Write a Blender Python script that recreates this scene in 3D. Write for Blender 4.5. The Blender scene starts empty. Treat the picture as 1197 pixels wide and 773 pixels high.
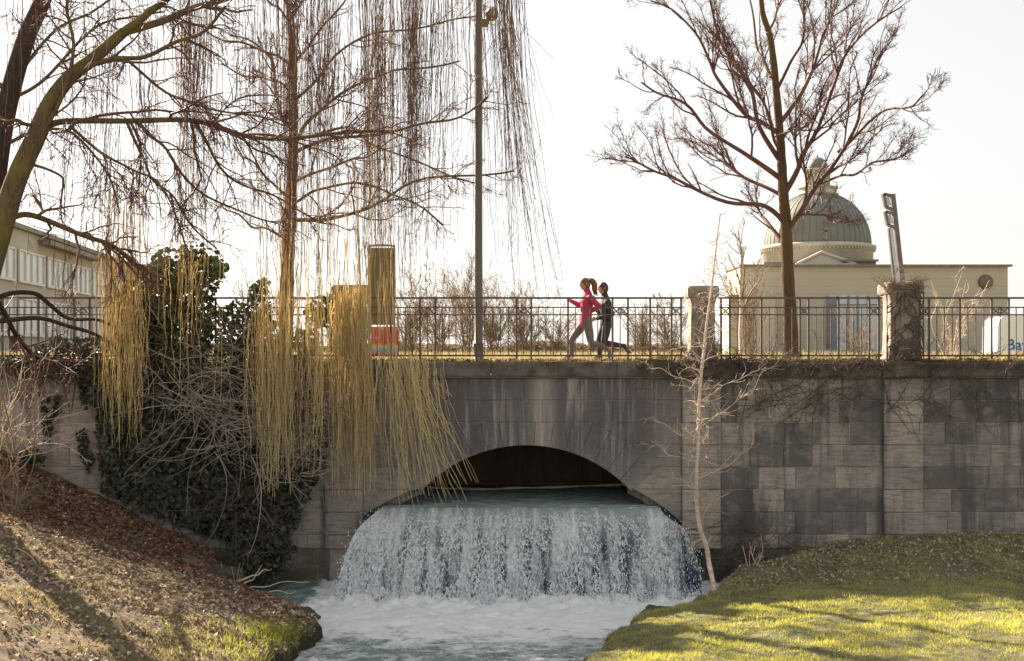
import bpy, math, random
import numpy as np
from mathutils import Vector, noise

rng = np.random.default_rng(7)
R = random.Random(11)
scene = bpy.context.scene
COL = scene.collection

# ------------------------------------------------------------------ camera frame
FPX, CX, HZ, CZ = 1430.0, 598.5, 408.0, 4.2       # focal length, centre column, horizon row of the 1197 px photo; eye height


def W(px, py, Y):
    return np.array([(px - CX) / FPX * Y, Y, CZ + (HZ - py) / FPX * Y])


def X(px, Y):
    return (px - CX) / FPX * Y


def Z(py, Y):
    return CZ + (HZ - py) / FPX * Y


WY = 22.0                                          # front plane of the bridge wall
DECK = 3.95
SUN_AZ, SUN_EL = math.radians(-40), math.radians(32)   # azimuth from +Y towards +X


# ------------------------------------------------------------------ mesh building
class MB:
    """collects chunks of verts + same-size faces and links them as one mesh object"""

    def __init__(self):
        self.v, self.f, self.n, self.mi, self.a = [], [], 0, [], []

    def add(self, verts, faces, mi=0, tone=0.0):
        verts = np.asarray(verts, float).reshape(-1, 3)
        faces = np.asarray(faces, int)
        if len(faces) == 0:
            return
        self.v.append(verts)
        self.f.append(faces + self.n)
        self.mi.append(np.full(len(faces), mi))
        self.a.append(np.broadcast_to(np.asarray(tone, float), (len(faces),)).copy())
        self.n += len(verts)

    def box(self, x0, x1, y0, y1, z0, z1, mi=0, tone=0.0):
        v = [(x, y, z) for x in (x0, x1) for y in (y0, y1) for z in (z0, z1)]
        self.add(v, [(0, 1, 3, 2), (4, 6, 7, 5), (0, 4, 5, 1), (2, 3, 7, 6), (0, 2, 6, 4), (1, 5, 7, 3)], mi, tone)

    def tube(self, pts, rad, k=6, mi=0, cap=True, tone=0.0):
        pts = np.asarray(pts, float)
        rad = np.broadcast_to(np.asarray(rad, float), (len(pts),))
        self.tubes(pts[None], rad[None], k, mi, tone)
        if cap:
            a = self.n - len(pts) * k
            b = self.n - k
            self.f.append(np.array([list(range(a + k - 1, a - 1, -1)), list(range(b, b + k))]))
            self.mi.append(np.full(2, mi)); self.a.append(np.full(2, float(np.max(tone))))

    def tubes(self, P, Rr, k=3, mi=0, tone=0.0):
        """P (N,M,3) polylines, Rr (N,M) radii"""
        P, Rr = np.asarray(P, float), np.asarray(Rr, float)
        N, M, _ = P.shape
        T = np.gradient(P, axis=1)
        T /= np.linalg.norm(T, axis=2, keepdims=True) + 1e-9
        mx = np.abs(T).max(axis=1)
        ref = np.eye(3)[np.argmin(mx, axis=1)][:, None, :]
        n1 = np.cross(T, np.broadcast_to(ref, T.shape)); n1 /= np.linalg.norm(n1, axis=2, keepdims=True) + 1e-9
        n2 = np.cross(T, n1)
        ang = np.arange(k) * 2 * math.pi / k
        V = P[:, :, None, :] + Rr[:, :, None, None] * (np.cos(ang)[None, None, :, None] * n1[:, :, None, :] + np.sin(ang)[None, None, :, None] * n2[:, :, None, :])
        idx = np.arange(N * M * k).reshape(N, M, k)
        nx = np.roll(idx, -1, axis=2)
        q = np.stack([idx[:, :-1], idx[:, 1:], nx[:, 1:], nx[:, :-1]], axis=-1).reshape(-1, 4)
        t = np.asarray(tone, float)
        if t.ndim:
            t = np.repeat(t, (M - 1) * k)
        self.add(V.reshape(-1, 3), q, mi, t)

    def lathe(self, prof, c=(0, 0, 0), k=32, mi=0, tone=0.0):
        prof = np.asarray(prof, float)
        a = np.arange(k) * 2 * math.pi / k
        V = np.stack([c[0] + prof[:, 0:1] * np.cos(a), c[1] + prof[:, 0:1] * np.sin(a), c[2] + prof[:, 1:2] + 0 * a], axis=-1)
        idx = np.arange(len(prof) * k).reshape(len(prof), k)
        nx = np.roll(idx, -1, axis=1)
        self.add(V.reshape(-1, 3), np.stack([idx[:-1], nx[:-1], nx[1:], idx[1:]], axis=-1).reshape(-1, 4), mi, tone)

    def leaves(self, C, size, nrm=None, mi=0, tone=0.0, fold=0.25, aspect=0.8):
        """folded leaf: two quads along a midrib"""
        C = np.asarray(C, float); N = len(C)
        d = rng.normal(size=(N, 3)); d /= np.linalg.norm(d, axis=1, keepdims=True)
        n = rng.normal(size=(N, 3)) if nrm is None else np.asarray(nrm) + rng.normal(scale=0.55, size=(N, 3))
        n /= np.linalg.norm(n, axis=1, keepdims=True)
        d -= (d * n).sum(1, keepdims=True) * n; d /= np.linalg.norm(d, axis=1, keepdims=True) + 1e-9
        s = np.cross(n, d)
        size = np.broadcast_to(np.asarray(size, float), (N,))[:, None]
        L, Wd = d * size * 0.5, s * size * 0.5 * aspect
        up = n * size * fold
        V = np.stack([C - L, C + L * 1.15, C - L * 0.45 + Wd + up, C + L * 0.35 + Wd * 0.8 + up, C - L * 0.45 - Wd + up, C + L * 0.35 - Wd * 0.8 + up], axis=1)
        b = (np.arange(N) * 6)[:, None]
        q = np.concatenate([b + np.array([[0, 1, 3, 2]]), b + np.array([[0, 4, 5, 1]])], axis=0)
        t = np.asarray(tone, float)
        if t.ndim:
            t = np.concatenate([t, t])
        self.add(V.reshape(-1, 3), q, mi, t)

    def build(self, name, mats, parent=None, smooth=True, loc=None):
        me = bpy.data.meshes.new(name)
        V = np.concatenate(self.v) if self.v else np.zeros((0, 3))
        if loc is not None:
            V = V - np.asarray(loc, float)
        lt = np.concatenate([np.full(len(f), f.shape[1]) for f in self.f])
        li = np.concatenate([f.reshape(-1) for f in self.f])
        me.vertices.add(len(V)); me.vertices.foreach_set('co', V.astype(np.float32).reshape(-1))
        me.loops.add(len(li)); me.loops.foreach_set('vertex_index', li.astype(np.int32))
        me.polygons.add(len(lt))
        me.polygons.foreach_set('loop_start', np.concatenate([[0], np.cumsum(lt)[:-1]]).astype(np.int32))
        me.polygons.foreach_set('material_index', np.concatenate(self.mi).astype(np.int32))
        me.polygons.foreach_set('use_smooth', np.full(len(lt), smooth))
        at = me.attributes.new('tone', 'FLOAT', 'FACE')
        at.data.foreach_set('value', np.concatenate(self.a).astype(np.float32))
        me.update(calc_edges=True)
        me.validate()
        for m in (mats if isinstance(mats, (list, tuple)) else [mats]):
            me.materials.append(m)
        o = bpy.data.objects.new(name, me)
        COL.objects.link(o)
        if parent is not None:
            o.parent = parent
        if loc is not None:
            o.location = loc
        return o


def tag(o, label=None, cat=None, group=None, kind=None):
    if label: o['label'] = label
    if cat: o['category'] = cat
    if group: o['group'] = group
    if kind: o['kind'] = kind
    return o


def thing(name, label, cat, loc=(0, 0, 0), group=None):
    o = bpy.data.objects.new(name, None); COL.objects.link(o)
    o.location = Vector([float(c) for c in loc]); o.empty_display_size = 0.2
    return tag(o, label, cat, group)


def part(mb, name, mats, root, smooth=True, label=None):
    """mb holds world coordinates; the part is stored relative to its root (an unrotated Empty or a mesh)"""
    p = root
    off = Vector((0, 0, 0))
    while p is not None:
        off += p.location; p = p.parent
    o = mb.build(name, mats, root, smooth)
    o.data.transform(__import__('mathutils').Matrix.Translation(-off))
    if label: o['label'] = label
    return o


def catmull(pts, n):
    pts = np.asarray(pts, float)
    p = np.vstack([2 * pts[0] - pts[1], pts, 2 * pts[-1] - pts[-2]])
    t = np.linspace(0, len(pts) - 1 - 1e-6, n)
    i = t.astype(int); f = (t - i)[:, None]
    a, b, c, d = p[i], p[i + 1], p[i + 2], p[i + 3]
    return 0.5 * (2 * b + (c - a) * f + (2 * a - 5 * b + 4 * c - d) * f ** 2 + (3 * b - a - 3 * c + d) * f ** 3)


# ------------------------------------------------------------------ materials
class NT:
    def __init__(self, name):
        self.m = bpy.data.materials.new(name); self.m.use_nodes = True
        self.t = self.m.node_tree; self.t.nodes.clear()
        self.out = self.t.nodes.new('ShaderNodeOutputMaterial')

    def n(self, typ, ins=None, **props):
        x = self.t.nodes.new('ShaderNode' + typ)
        for k, v in props.items():
            setattr(x, k, v)
        for k, v in (ins or {}).items():
            s = x.inputs[k]
            if hasattr(v, 'is_linked') or isinstance(v, bpy.types.NodeSocket):
                self.t.links.new(v, s)
            else:
                s.default_value = v
        return x

    def pos(self, scale=(1, 1, 1), src=None):
        g = src or self.n('NewGeometry').outputs['Position']
        return self.n('VectorMath', {0: g, 1: scale}, operation='MULTIPLY').outputs[0]

    def noise(self, vec, scale=5, detail=5, rough=0.6, dist=0.0):
        return self.n('TexNoise', {'Vector': vec, 'Scale': scale, 'Detail': detail, 'Roughness': rough, 'Distortion': dist}).outputs['Fac']

    def ramp(self, fac, stops, interp='LINEAR'):
        r = self.n('ValToRGB', {'Fac': fac})
        cr = r.color_ramp; cr.interpolation = interp
        while len(cr.elements) < len(stops):
            cr.elements.new(0.5)
        for e, (p, c) in zip(cr.elements, stops):
            e.position = p
            e.color = (c, c, c, 1) if isinstance(c, (int, float)) else (*c, 1)
        return r.outputs['Color']

    def mix(self, fac, a, b, blend='MIX'):
        x = self.n('Mix', data_type='RGBA', blend_type=blend)
        for i, v in ((0, fac), (6, a), (7, b)):
            if isinstance(v, bpy.types.NodeSocket): self.t.links.new(v, x.inputs[i])
            elif i == 0: x.inputs[0].default_value = v
            else: x.inputs[i].default_value = (*v, 1) if not isinstance(v, (int, float)) else (v, v, v, 1)
        return x.outputs[2]

    def math(self, op, a, b=0.0, clamp=False):
        return self.n('Math', {0: a, 1: b}, operation=op, use_clamp=clamp).outputs[0]

    def attr(self, name='tone'):
        return self.n('Attribute', attribute_name=name).outputs['Fac']

    def bump(self, h, strength=0.4, dist=0.02):
        return self.n('Bump', {'Height': h, 'Strength': strength, 'Distance': dist}).outputs[0]

    def bsdf(self, col, rough=0.85, normal=None, spec=0.3, metal=0.0, **kw):
        d = {'Base Color': col if isinstance(col, bpy.types.NodeSocket) else (*col, 1), 'Roughness': rough, 'Specular IOR Level': spec, 'Metallic': metal}
        if normal is not None: d['Normal'] = normal
        d.update(kw)
        return self.n('BsdfPrincipled', d).outputs[0]

    def done(self, sh):
        self.t.links.new(sh, self.out.inputs[0])
        return self.m


def simple(name, c1, c2=None, scale=8.0, rough=0.8, bump=0.15, metal=0.0, spec=0.3, stretch=(1, 1, 1), dist=0.01):
    t = NT(name)
    v = t.pos(stretch)
    nz = t.noise(v, scale)
    c2 = c2 or tuple(0.7 * c for c in c1)
    col = t.mix(t.ramp(nz, [(0.35, 0.0), (0.68, 1.0)]), c1, c2)
    return t.done(t.bsdf(col, rough, t.bump(t.noise(v, scale * 4), bump, dist), spec, metal))


def stone_mat(name, lo, mid, hi, dark_arch=False, wet=False):
    """sandstone blocks: one tone per block, bedding streaks, soot and lime runs"""
    t = NT(name)
    P = t.n('NewGeometry').outputs['Position']
    tone = t.attr()
    base = t.ramp(tone, [(0.0, lo), (0.55, mid), (1.0, hi)])
    bed = t.noise(t.pos((1.1, 1.0, 9.0), P), 2.6, 6, 0.65, 0.3)
    base = t.mix(t.ramp(bed, [(0.32, 0.7), (0.56, 0.0)]), base, (0.14, 0.122, 0.115))
    blot = t.noise(P, 1.3, 6, 0.65)
    base = t.mix(t.ramp(blot, [(0.45, 0.0), (0.7, 0.5)]), base, (0.12, 0.107, 0.108))
    lite = t.noise(t.pos((1, 1, 1.6), P), 2.3, 6, 0.7)
    base = t.mix(t.ramp(lite, [(0.48, 0.0), (0.7, 0.45)]), base, (0.52, 0.45, 0.39))
    run = t.noise(t.pos((7.0, 1.0, 0.45), P), 1.0, 5, 0.7)
    run2 = t.noise(t.pos((3.0, 1.0, 0.3), P), 1.3, 5, 0.6)
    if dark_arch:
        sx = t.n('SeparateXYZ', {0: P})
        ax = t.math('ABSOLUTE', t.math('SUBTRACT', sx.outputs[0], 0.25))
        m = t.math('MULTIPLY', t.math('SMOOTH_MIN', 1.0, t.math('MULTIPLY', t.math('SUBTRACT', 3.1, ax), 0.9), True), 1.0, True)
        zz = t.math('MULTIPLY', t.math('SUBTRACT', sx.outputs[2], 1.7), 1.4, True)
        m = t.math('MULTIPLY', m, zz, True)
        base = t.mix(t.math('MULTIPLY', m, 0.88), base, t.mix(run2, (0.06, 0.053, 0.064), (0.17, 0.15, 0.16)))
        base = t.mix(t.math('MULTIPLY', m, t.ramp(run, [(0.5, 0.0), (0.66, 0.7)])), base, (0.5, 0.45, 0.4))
        # one pale lime run under the coping, right of the crown
        ln = t.math('SUBTRACT', 1.0, t.math('MULTIPLY', t.math('ABSOLUTE', t.math('SUBTRACT', sx.outputs[0], 0.55)), 3.2), True)
        base = t.mix(t.math('MULTIPLY', ln, t.ramp(run, [(0.3, 0.3), (0.55, 0.9)])), base, (0.46, 0.41, 0.34))
    else:
        base = t.mix(t.ramp(run, [(0.55, 0.0), (0.72, 0.45)]), base, (0.48, 0.43, 0.38))
        base = t.mix(t.ramp(run2, [(0.5, 0.0), (0.64, 0.75)]), base, (0.1, 0.088, 0.092))
    fine = t.noise(t.pos((1, 1, 2.6), P), 24, 6, 0.75, 0.4)
    base = t.mix(t.ramp(fine, [(0.3, 0.5), (0.55, 0.0)]), base, (0.06, 0.055, 0.055))
    h = t.math('ADD', t.math('MULTIPLY', bed, 0.6), t.math('MULTIPLY', fine, 0.7))
    return t.done(t.bsdf(base, 0.25 if wet else 0.9, t.bump(h, 0.5, 0.02), 0.5 if wet else 0.2))


def bark_mat(name, c1, c2, moss=None, scale=9):
    t = NT(name)
    P = t.n('NewGeometry').outputs['Position']
    f = t.noise(t.pos((3, 3, 0.6), P), scale, 6, 0.7, 0.6)
    col = t.mix(t.ramp(f, [(0.35, 0.0), (0.65, 1.0)]), c1, c2)
    if moss:
        col = t.mix(t.ramp(t.noise(P, 1.7, 5, 0.7), [(0.45, 0.0), (0.62, 0.8)]), col, moss)
    return t.done(t.bsdf(col, 0.9, t.bump(f, 0.8, 0.03), 0.15))


def leafy(name, lo, hi, trans=0.35, rough=0.6, spec=0.3, glow=None):
    t = NT(name)
    tone = t.attr()
    col = t.mix(tone, lo, hi)
    a = t.bsdf(col, rough, None, spec)
    b = t.n('BsdfTranslucent', {'Color': col if glow is None else t.mix(tone, tuple(.5 * g for g in glow), glow)}).outputs[0]
    return t.done(t.n('MixShader', {0: trans, 1: a, 2: b}).outputs[0])


M = {}
M['stone'] = stone_mat('ashlar_stone', (0.13, 0.115, 0.118), (0.34, 0.295, 0.27), (0.54, 0.46, 0.39))
M['arch_stone'] = stone_mat('arch_stone', (0.16, 0.145, 0.15), (0.36, 0.315, 0.285), (0.5, 0.43, 0.36), dark_arch=True)
M['coping'] = simple('coping_stone', (0.075, 0.065, 0.058), (0.19, 0.16, 0.135), 3.5, 0.95, 0.6, dist=0.03)
M['pillar'] = simple('pillar_stone', (0.4, 0.32, 0.26), (0.2, 0.165, 0.14), 4.0, 0.95, 0.7, dist=0.03)
M['mortar'] = simple('mortar', (0.46, 0.42, 0.37), (0.28, 0.25, 0.22), 5.0, 0.95, 0.2)
M['footing'] = stone_mat('wet_footing', (0.03, 0.026, 0.02), (0.055, 0.045, 0.03), (0.2, 0.16, 0.085), wet=True)
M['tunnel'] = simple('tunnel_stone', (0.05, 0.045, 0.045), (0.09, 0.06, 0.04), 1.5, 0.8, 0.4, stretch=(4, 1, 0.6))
M['sluice'] = simple('sluice_boards', (0.035, 0.026, 0.024), (0.09, 0.055, 0.035), 0.9, 0.8, 0.4, stretch=(2.5, 1, 0.5))  # brown streaks in the colour stand in for light leaking onto dark boards
M['pale_wood'] = simple('weathered_wood', (0.45, 0.38, 0.3), (0.3, 0.24, 0.18), 8, 0.9)
M['iron'] = simple('railing_iron', (0.085, 0.065, 0.065), (0.13, 0.095, 0.08), 12, 0.6, 0.2, spec=0.4)
M['lamp_pole'] = simple('lamp_pole_paint', (0.13, 0.11, 0.09), (0.18, 0.155, 0.12), 3, 0.6, 0.1, stretch=(3, 3, .4))
M['lamp_olive'] = simple('lamp_housing', (0.22, 0.17, 0.06), (0.16, 0.12, 0.05), 9, 0.5)
M['lamp_glass'] = simple('lamp_lens', (0.3, 0.25, 0.2), (0.24, 0.2, 0.16), 9, 0.15, 0.02, spec=0.6)
M['bark_willow'] = bark_mat('willow_bark', (0.08, 0.06, 0.04), (0.18, 0.135, 0.075), (0.19, 0.155, 0.05))
M['bark_dark'] = bark_mat('dark_bark', (0.04, 0.03, 0.026), (0.085, 0.062, 0.048))
M['bark_brown'] = bark_mat('brown_bark', (0.065, 0.043, 0.03), (0.15, 0.09, 0.05), (0.15, 0.1, 0.035))
M['twig_red'] = simple('purple_brown_twigs', (0.105, 0.05, 0.052), (0.17, 0.09, 0.065), 3, 0.7)  # reddish purple puts the colour fringing against bright sky into the twigs
M['twig_brown'] = simple('brown_twigs', (0.22, 0.155, 0.105), (0.3, 0.225, 0.155), 3, 0.8)
M['twig_grey'] = simple('dead_grey_twigs', (0.44, 0.38, 0.33), (0.2, 0.17, 0.15), 2, 0.9)
M['creeper_stem'] = simple('creeper_stems', (0.08, 0.06, 0.05), (0.15, 0.11, 0.085), 3, 0.9)
M['strand'] = leafy('willow_strands', (0.15, 0.065, 0.065), (0.88, 0.72, 0.37), 0.35)  # low tone is a painted backlit colour, high tone the shoots' own yellow
M['birch'] = simple('pale_birch_bark', (0.78, 0.64, 0.5), (0.45, 0.34, 0.25), 9, 0.7, 0.3, stretch=(0.6, .6, 3))
M['birch_twig'] = simple('pale_birch_twigs', (0.7, 0.56, 0.44), (0.42, 0.32, 0.24), 4, 0.8)
M['ivy'] = leafy('ivy_leaves', (0.025, 0.034, 0.018), (0.11, 0.125, 0.035), 0.2, 0.35, 0.5)
M['ivy_dark'] = leafy('dark_ivy_leaves', (0.028, 0.034, 0.024), (0.11, 0.115, 0.075), 0.12, 0.45, 0.4)
M['litter'] = leafy('fallen_leaves', (0.12, 0.065, 0.05), (0.36, 0.19, 0.13), 0.2, 0.85, 0.2)
M['litter_pale'] = leafy('dry_bank_leaves', (0.15, 0.11, 0.085), (0.66, 0.52, 0.38), 0.2, 0.85, 0.2)
M['grass'] = leafy('lawn_blades', (0.18, 0.2, 0.15), (0.46, 0.46, 0.3), 0.43, 0.7, 0.2, (0.95, 0.88, 0.06))
M['dry_grass'] = leafy('dry_grass_blades', (0.14, 0.12, 0.05), (0.42, 0.34, 0.18), 0.4, 0.8, 0.2, (0.52, 0.43, 0.2))
# ------------------------------------------------------------------ terrain
LE = np.array([(-60, -3.3), (12, -3.1), (15.5, -2.98), (16.4, -2.9), (17.2, -2.72), (17.7, -2.7), (18.3, -2.95), (19.1, -3.38), (19.8, -4.0), (20.6, -4.73), (22.4, -5.3)])
RE = np.array([(-60, 0.5), (12, 0.6), (15.5, 0.7), (16.2, 0.95), (17.2, 1.3), (18.1, 1.7), (18.6, 2.25), (19.0, 2.6), (19.8, 3.05), (20.4, 3.32), (20.9, 3.75), (21.4, 4.5), (22.4, 5.0)])


def sst(t):
    t = np.clip(t, 0, 1)
    return t * t * (3 - 2 * t)


def fbm(x, y, sc, seed=0.0, o=4):
    out = np.zeros(np.shape(x))
    xf, yf = np.ravel(x), np.ravel(y)
    r = np.array([noise.fractal(Vector((a * sc + seed, b * sc - seed, seed)), 1.0, 2.0, o) for a, b in zip(xf, yf)])
    return r.reshape(np.shape(x))


def ground_z(x, y):
    x, y = np.asarray(x, float), np.asarray(y, float)
    wob = 0.05 * np.sin(y * 5.1) + 0.04 * np.sin(y * 11.7 + 1)
    xl = np.interp(y, LE[:, 0], LE[:, 1]) + wob
    xr = np.interp(y, RE[:, 0], RE[:, 1]) + wob
    dl, dr = xl - x, x - xr
    near = sst((y - 19) / 2.8)
    nearl = sst((y - 20.3) / 1.6)
    slope = np.interp(y, [8, 12, 18, 20, 21, 22], [0.34, 0.36, 0.29, 0.31, 0.4, 0.48])
    zl = 0.21 * sst(dl / 0.22) + slope * np.clip(dl, 0, None) + 0.28 * nearl * sst(dl / .3)
    zl = np.where(zl > 2.3, 2.3 + 0.5 * np.tanh((zl - 2.3) / 0.5), zl)
    zr = 0.2 * sst(dr / 0.3) + 0.33 * (1 - np.exp(-np.clip(dr, 0, None) / 1.2)) + 0.02 * np.clip(dr, 0, 20) + 0.3 * near * sst(dr / .4)
    bed = -0.75
    z = np.where(dl > 0, np.maximum(bed, bed * (1 - sst(dl / 0.12)) + zl), np.where(dr > 0, bed * (1 - sst(dr / 0.15)) + zr, bed))
    return z


def axis(lo, hi, step, far_lo, far_hi):
    a = np.arange(lo, hi + 1e-6, step)
    l = lo - np.geomspace(step, lo - far_lo, 26)[::-1]
    h = hi + np.geomspace(step, far_hi - hi, 26) if far_hi > hi else np.array([])
    return np.concatenate([l, a, h])


gx = axis(-11, 11, 0.075, -260, 260)
gy = axis(9, 22.3, 0.075, -160, 22.3)
GX, GY = np.meshgrid(gx, gy)
GZ = ground_z(GX, GY)
inside = (np.abs(GX) < 11.5) & (GY > 8)
land = sst((GZ + 0.2) / 0.4)
GZ = GZ + np.where(inside, fbm(np.where(inside, GX, 0), np.where(inside, GY, 0), 1.6, 3.0) * 0.05 + fbm(np.where(inside, GX, 0), np.where(inside, GY, 0), 7, 5.0, 3) * 0.022, 0) * land
ix = np.arange(GX.size).reshape(GX.shape)
mb = MB()
mb.add(np.stack([GX, GY, GZ], -1).reshape(-1, 3), np.stack([ix[:-1, :-1], ix[:-1, 1:], ix[1:, 1:], ix[1:, :-1]], -1).reshape(-1, 4))


def ground_mat():
    t = NT('bank_earth_and_turf')
    P = t.n('NewGeometry').outputs['Position']
    s = t.n('SeparateXYZ', {0: P})
    n1 = t.noise(P, 1.1, 6, 0.65)
    n2 = t.noise(P, 9, 5, 0.7)
    n3 = t.noise(P, 45, 3, 0.7)
    turf = t.mix(t.ramp(n1, [(0.4, 0.0), (0.6, 1.0)]), (0.13, 0.14, 0.09), (0.23, 0.215, 0.15))
    turf = t.mix(t.ramp(n2, [(0.45, 0.0), (0.65, 0.7)]), turf, (0.3, 0.25, 0.16))
    soil = t.mix(n2, (0.13, 0.1, 0.08), (0.33, 0.26, 0.2))
    left = t.math('LESS_THAN', s.outputs[0], -1.0)
    grassy = t.ramp(n1, [(0.47, 0.0), (0.58, 0.75)])
    bankc = t.mix(grassy, soil, (0.2, 0.165, 0.06))
    col = t.mix(left, turf, bankc)
    low = t.math('MULTIPLY', t.math('SUBTRACT', t.math('ADD', 0.16, t.math('MULTIPLY', n2, 0.2)), s.outputs[2]), 12, True)
    col = t.mix(low, col, (0.06, 0.05, 0.042))
    col = t.mix(t.ramp(n3, [(0.35, 0.5), (0.6, 0.0)]), col, (0.035, 0.03, 0.02))
    return t.done(t.bsdf(col, 0.95, t.bump(t.math('ADD', n2, n3), 0.9, 0.03), 0.1))


M['ground'] = ground_mat()
tag(mb.build('ground', M['ground']), kind='structure')

def upz(y): return DECK - 0.75 * sst((np.asarray(y, float) - 41) / 10)


# upper level behind the bridge wall
ux = axis(-40, 40, 1.0, -3000, 3000)
uy = np.concatenate([np.linspace(22.3, 60, 60), np.geomspace(61, 4000, 40)])
UX, UY = np.meshgrid(ux, uy)
UZ = upz(UY) + 0.02 * np.sin(UX * .9) * np.sin(UY * .7) * (UY > 25)
ix = np.arange(UX.size).reshape(UX.shape)
mb = MB()
mb.add(np.stack([UX, UY, UZ], -1).reshape(-1, 3), np.stack([ix[:-1, :-1], ix[:-1, 1:], ix[1:, 1:], ix[1:, :-1]], -1).reshape(-1, 4))
M['upper'] = simple('upper_meadow', (0.22, 0.17, 0.07), (0.13, 0.12, 0.04), 1.5, 0.95, 0.5)
tag(mb.build('upper_ground', M['upper']), kind='structure')
mb = MB(); mb.box(-60, 60, 22.75, 25.6, DECK - 0.2, DECK + 0.03)
M['gravel'] = simple('gravel_path', (0.34, 0.3, 0.24), (0.24, 0.2, 0.16), 30, 0.95, 0.6)
tag(mb.build('footpath', M['gravel']), kind='structure')

# ------------------------------------------------------------------ water
LIP = 1.37


def water_mat(name, deep, foam_lo, foam_hi, foam_pos=None):
    t = NT(name)
    P = t.n('NewGeometry').outputs['Position']
    s = t.n('SeparateXYZ', {0: P})
    a = t.noise(t.pos((1.0, 1.7, 1.0), P), 1.6, 7, 0.62, 1.2)
    b = t.noise(t.pos((1.3, 2.0, 1.0), P), 6.5, 6, 0.7, 0.8)
    c = t.noise(t.pos((0.9, 2.2, 1.0), P), 3.2, 5, 0.65, 1.5)
    e = t.noise(t.pos((1.2, 1.6, 1.0), P), 21, 5, 0.75, 0.6)
    f = t.math('ADD', t.math('MULTIPLY', a, 0.52), t.math('ADD', t.math('MULTIPLY', b, 0.3), t.math('MULTIPLY', e, 0.18)))
    if foam_pos:
        near = t.math('MULTIPLY', t.math('SUBTRACT', s.outputs[1], foam_pos[0]), 1.0 / (foam_pos[1] - foam_pos[0]), True)
        side = t.math('MULTIPLY', t.math('SUBTRACT', 3.75, t.math('ABSOLUTE', t.math('SUBTRACT', s.outputs[0], 0.15))), 1.8, True)
        f = t.math('ADD', f, t.math('MULTIPLY', t.math('MULTIPLY', t.math('POWER', near, 1.3), side), 0.42))
        f = t.math('SUBTRACT', f, t.math('MULTIPLY', t.math('SUBTRACT', 1.0, side, True), 0.17))
    mask = t.ramp(f, [(foam_lo, 0.0), (foam_hi, 1.0)])
    body = t.mix(t.ramp(c, [(0.35, 0.0), (0.65, 1.0)]), deep, tuple(min(1, 1.9 * k + .02) for k in deep))
    col = t.mix(mask, body, (0.92, 0.94, 0.96))
    h = t.math('ADD', t.math('MULTIPLY', a, 0.5), t.math('ADD', t.math('MULTIPLY', b, 0.5), t.math('MULTIPLY', t.math('MULTIPLY', mask, e), 0.6)))
    rough = t.math('ADD', 0.12, t.math('MULTIPLY', mask, 0.6))
    return t.done(t.bsdf(col, rough, t.bump(h, 0.7, 0.09), 0.5, IOR=1.33))


M['pool'] = water_mat('churning_pool_water', (0.12, 0.165, 0.16), 0.46, 0.585, (17.0, 20.3))
M['upper_water'] = water_mat('teal_upper_water', (0.3, 0.38, 0.38), 0.62, 0.88)  # light reflected by the water is painted in as a pale teal base
px_ = np.concatenate([np.linspace(-9, -5.2, 6), np.arange(-5.1, 5.4, 0.05), np.linspace(5.5, 9, 6)])
py_ = np.concatenate([np.linspace(-160, 13, 24), np.arange(13.1, 22.2, 0.05)])
QX, QY = np.meshgrid(px_, py_)
near = sst((QY - 17) / 3.2)
QZ = np.where(QY > 13, (fbm(QX, QY * 1.6, 1.5, 9.0, 4) * (0.03 + 0.06 * near) + fbm(QX, QY * 1.4, 6.0, 2.0, 3) * (0.012 + 0.035 * near)), 0.0)
boil = np.exp(-((QY - 20.25) / 0.35) ** 2) * (np.abs(QX) < 3.3)
QZ = QZ + boil * (0.05 + 0.10 * fbm(QX, QY, 3.4, 4.0, 4) + 0.07 * fbm(QX, QY, 13.0, 1.0, 3))
ix = np.arange(QX.size).reshape(QX.shape)
mb = MB()
mb.add(np.stack([QX, QY, QZ], -1).reshape(-1, 3), np.stack([ix[:-1, :-1], ix[:-1, 1:], ix[1:, 1:], ix[1:, :-1]], -1).reshape(-1, 4))
tag(mb.build('stream_water', M['pool']), kind='structure')

mb = MB()
sx_, sy_ = np.linspace(-3.2, 3.4, 140), np.linspace(21.72, 30, 120)
QX, QY = np.meshgrid(sx_, sy_)
fx_ = sst((QY - 21.95) / .25)
QX = np.where(QX < 0, QX * (X(446, 21.7) / -3.2 * (1 - fx_) + fx_), QX * (X(770, 21.7) / 3.4 * (1 - fx_) + fx_))
QZ = LIP + fbm(QX, QY, 3.0, 1.0, 3) * 0.02
ix = np.arange(QX.size).reshape(QX.shape)
mb.add(np.stack([QX, QY, QZ], -1).reshape(-1, 3), np.stack([ix[:-1, :-1], ix[:-1, 1:], ix[1:, 1:], ix[1:, :-1]], -1).reshape(-1, 4))
tag(mb.build('upper_water', M['upper_water']), kind='structure')


def fall_point(u, v):
    """u 0..1 across, v 0..1 down the cascade"""
    xl = np.interp(v, [0, .12, .3, .6, 1], [X(446, 21.7), X(436, 21.6), X(420, 21.4), X(404, 21), X(392, 20.4)])
    xr = np.interp(v, [0, .12, .3, .6, 1], [X(770, 21.7), X(776, 21.6), X(797, 21.4), X(812, 21), X(826, 20.4)])
    y = 21.75 - 1.38 * v ** 0.75
    z = LIP + 0.01 - (LIP + 0.05) * (0.16 * v + 0.84 * v ** 1.35)
    return xl + (xr - xl) * u, y, z


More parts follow.
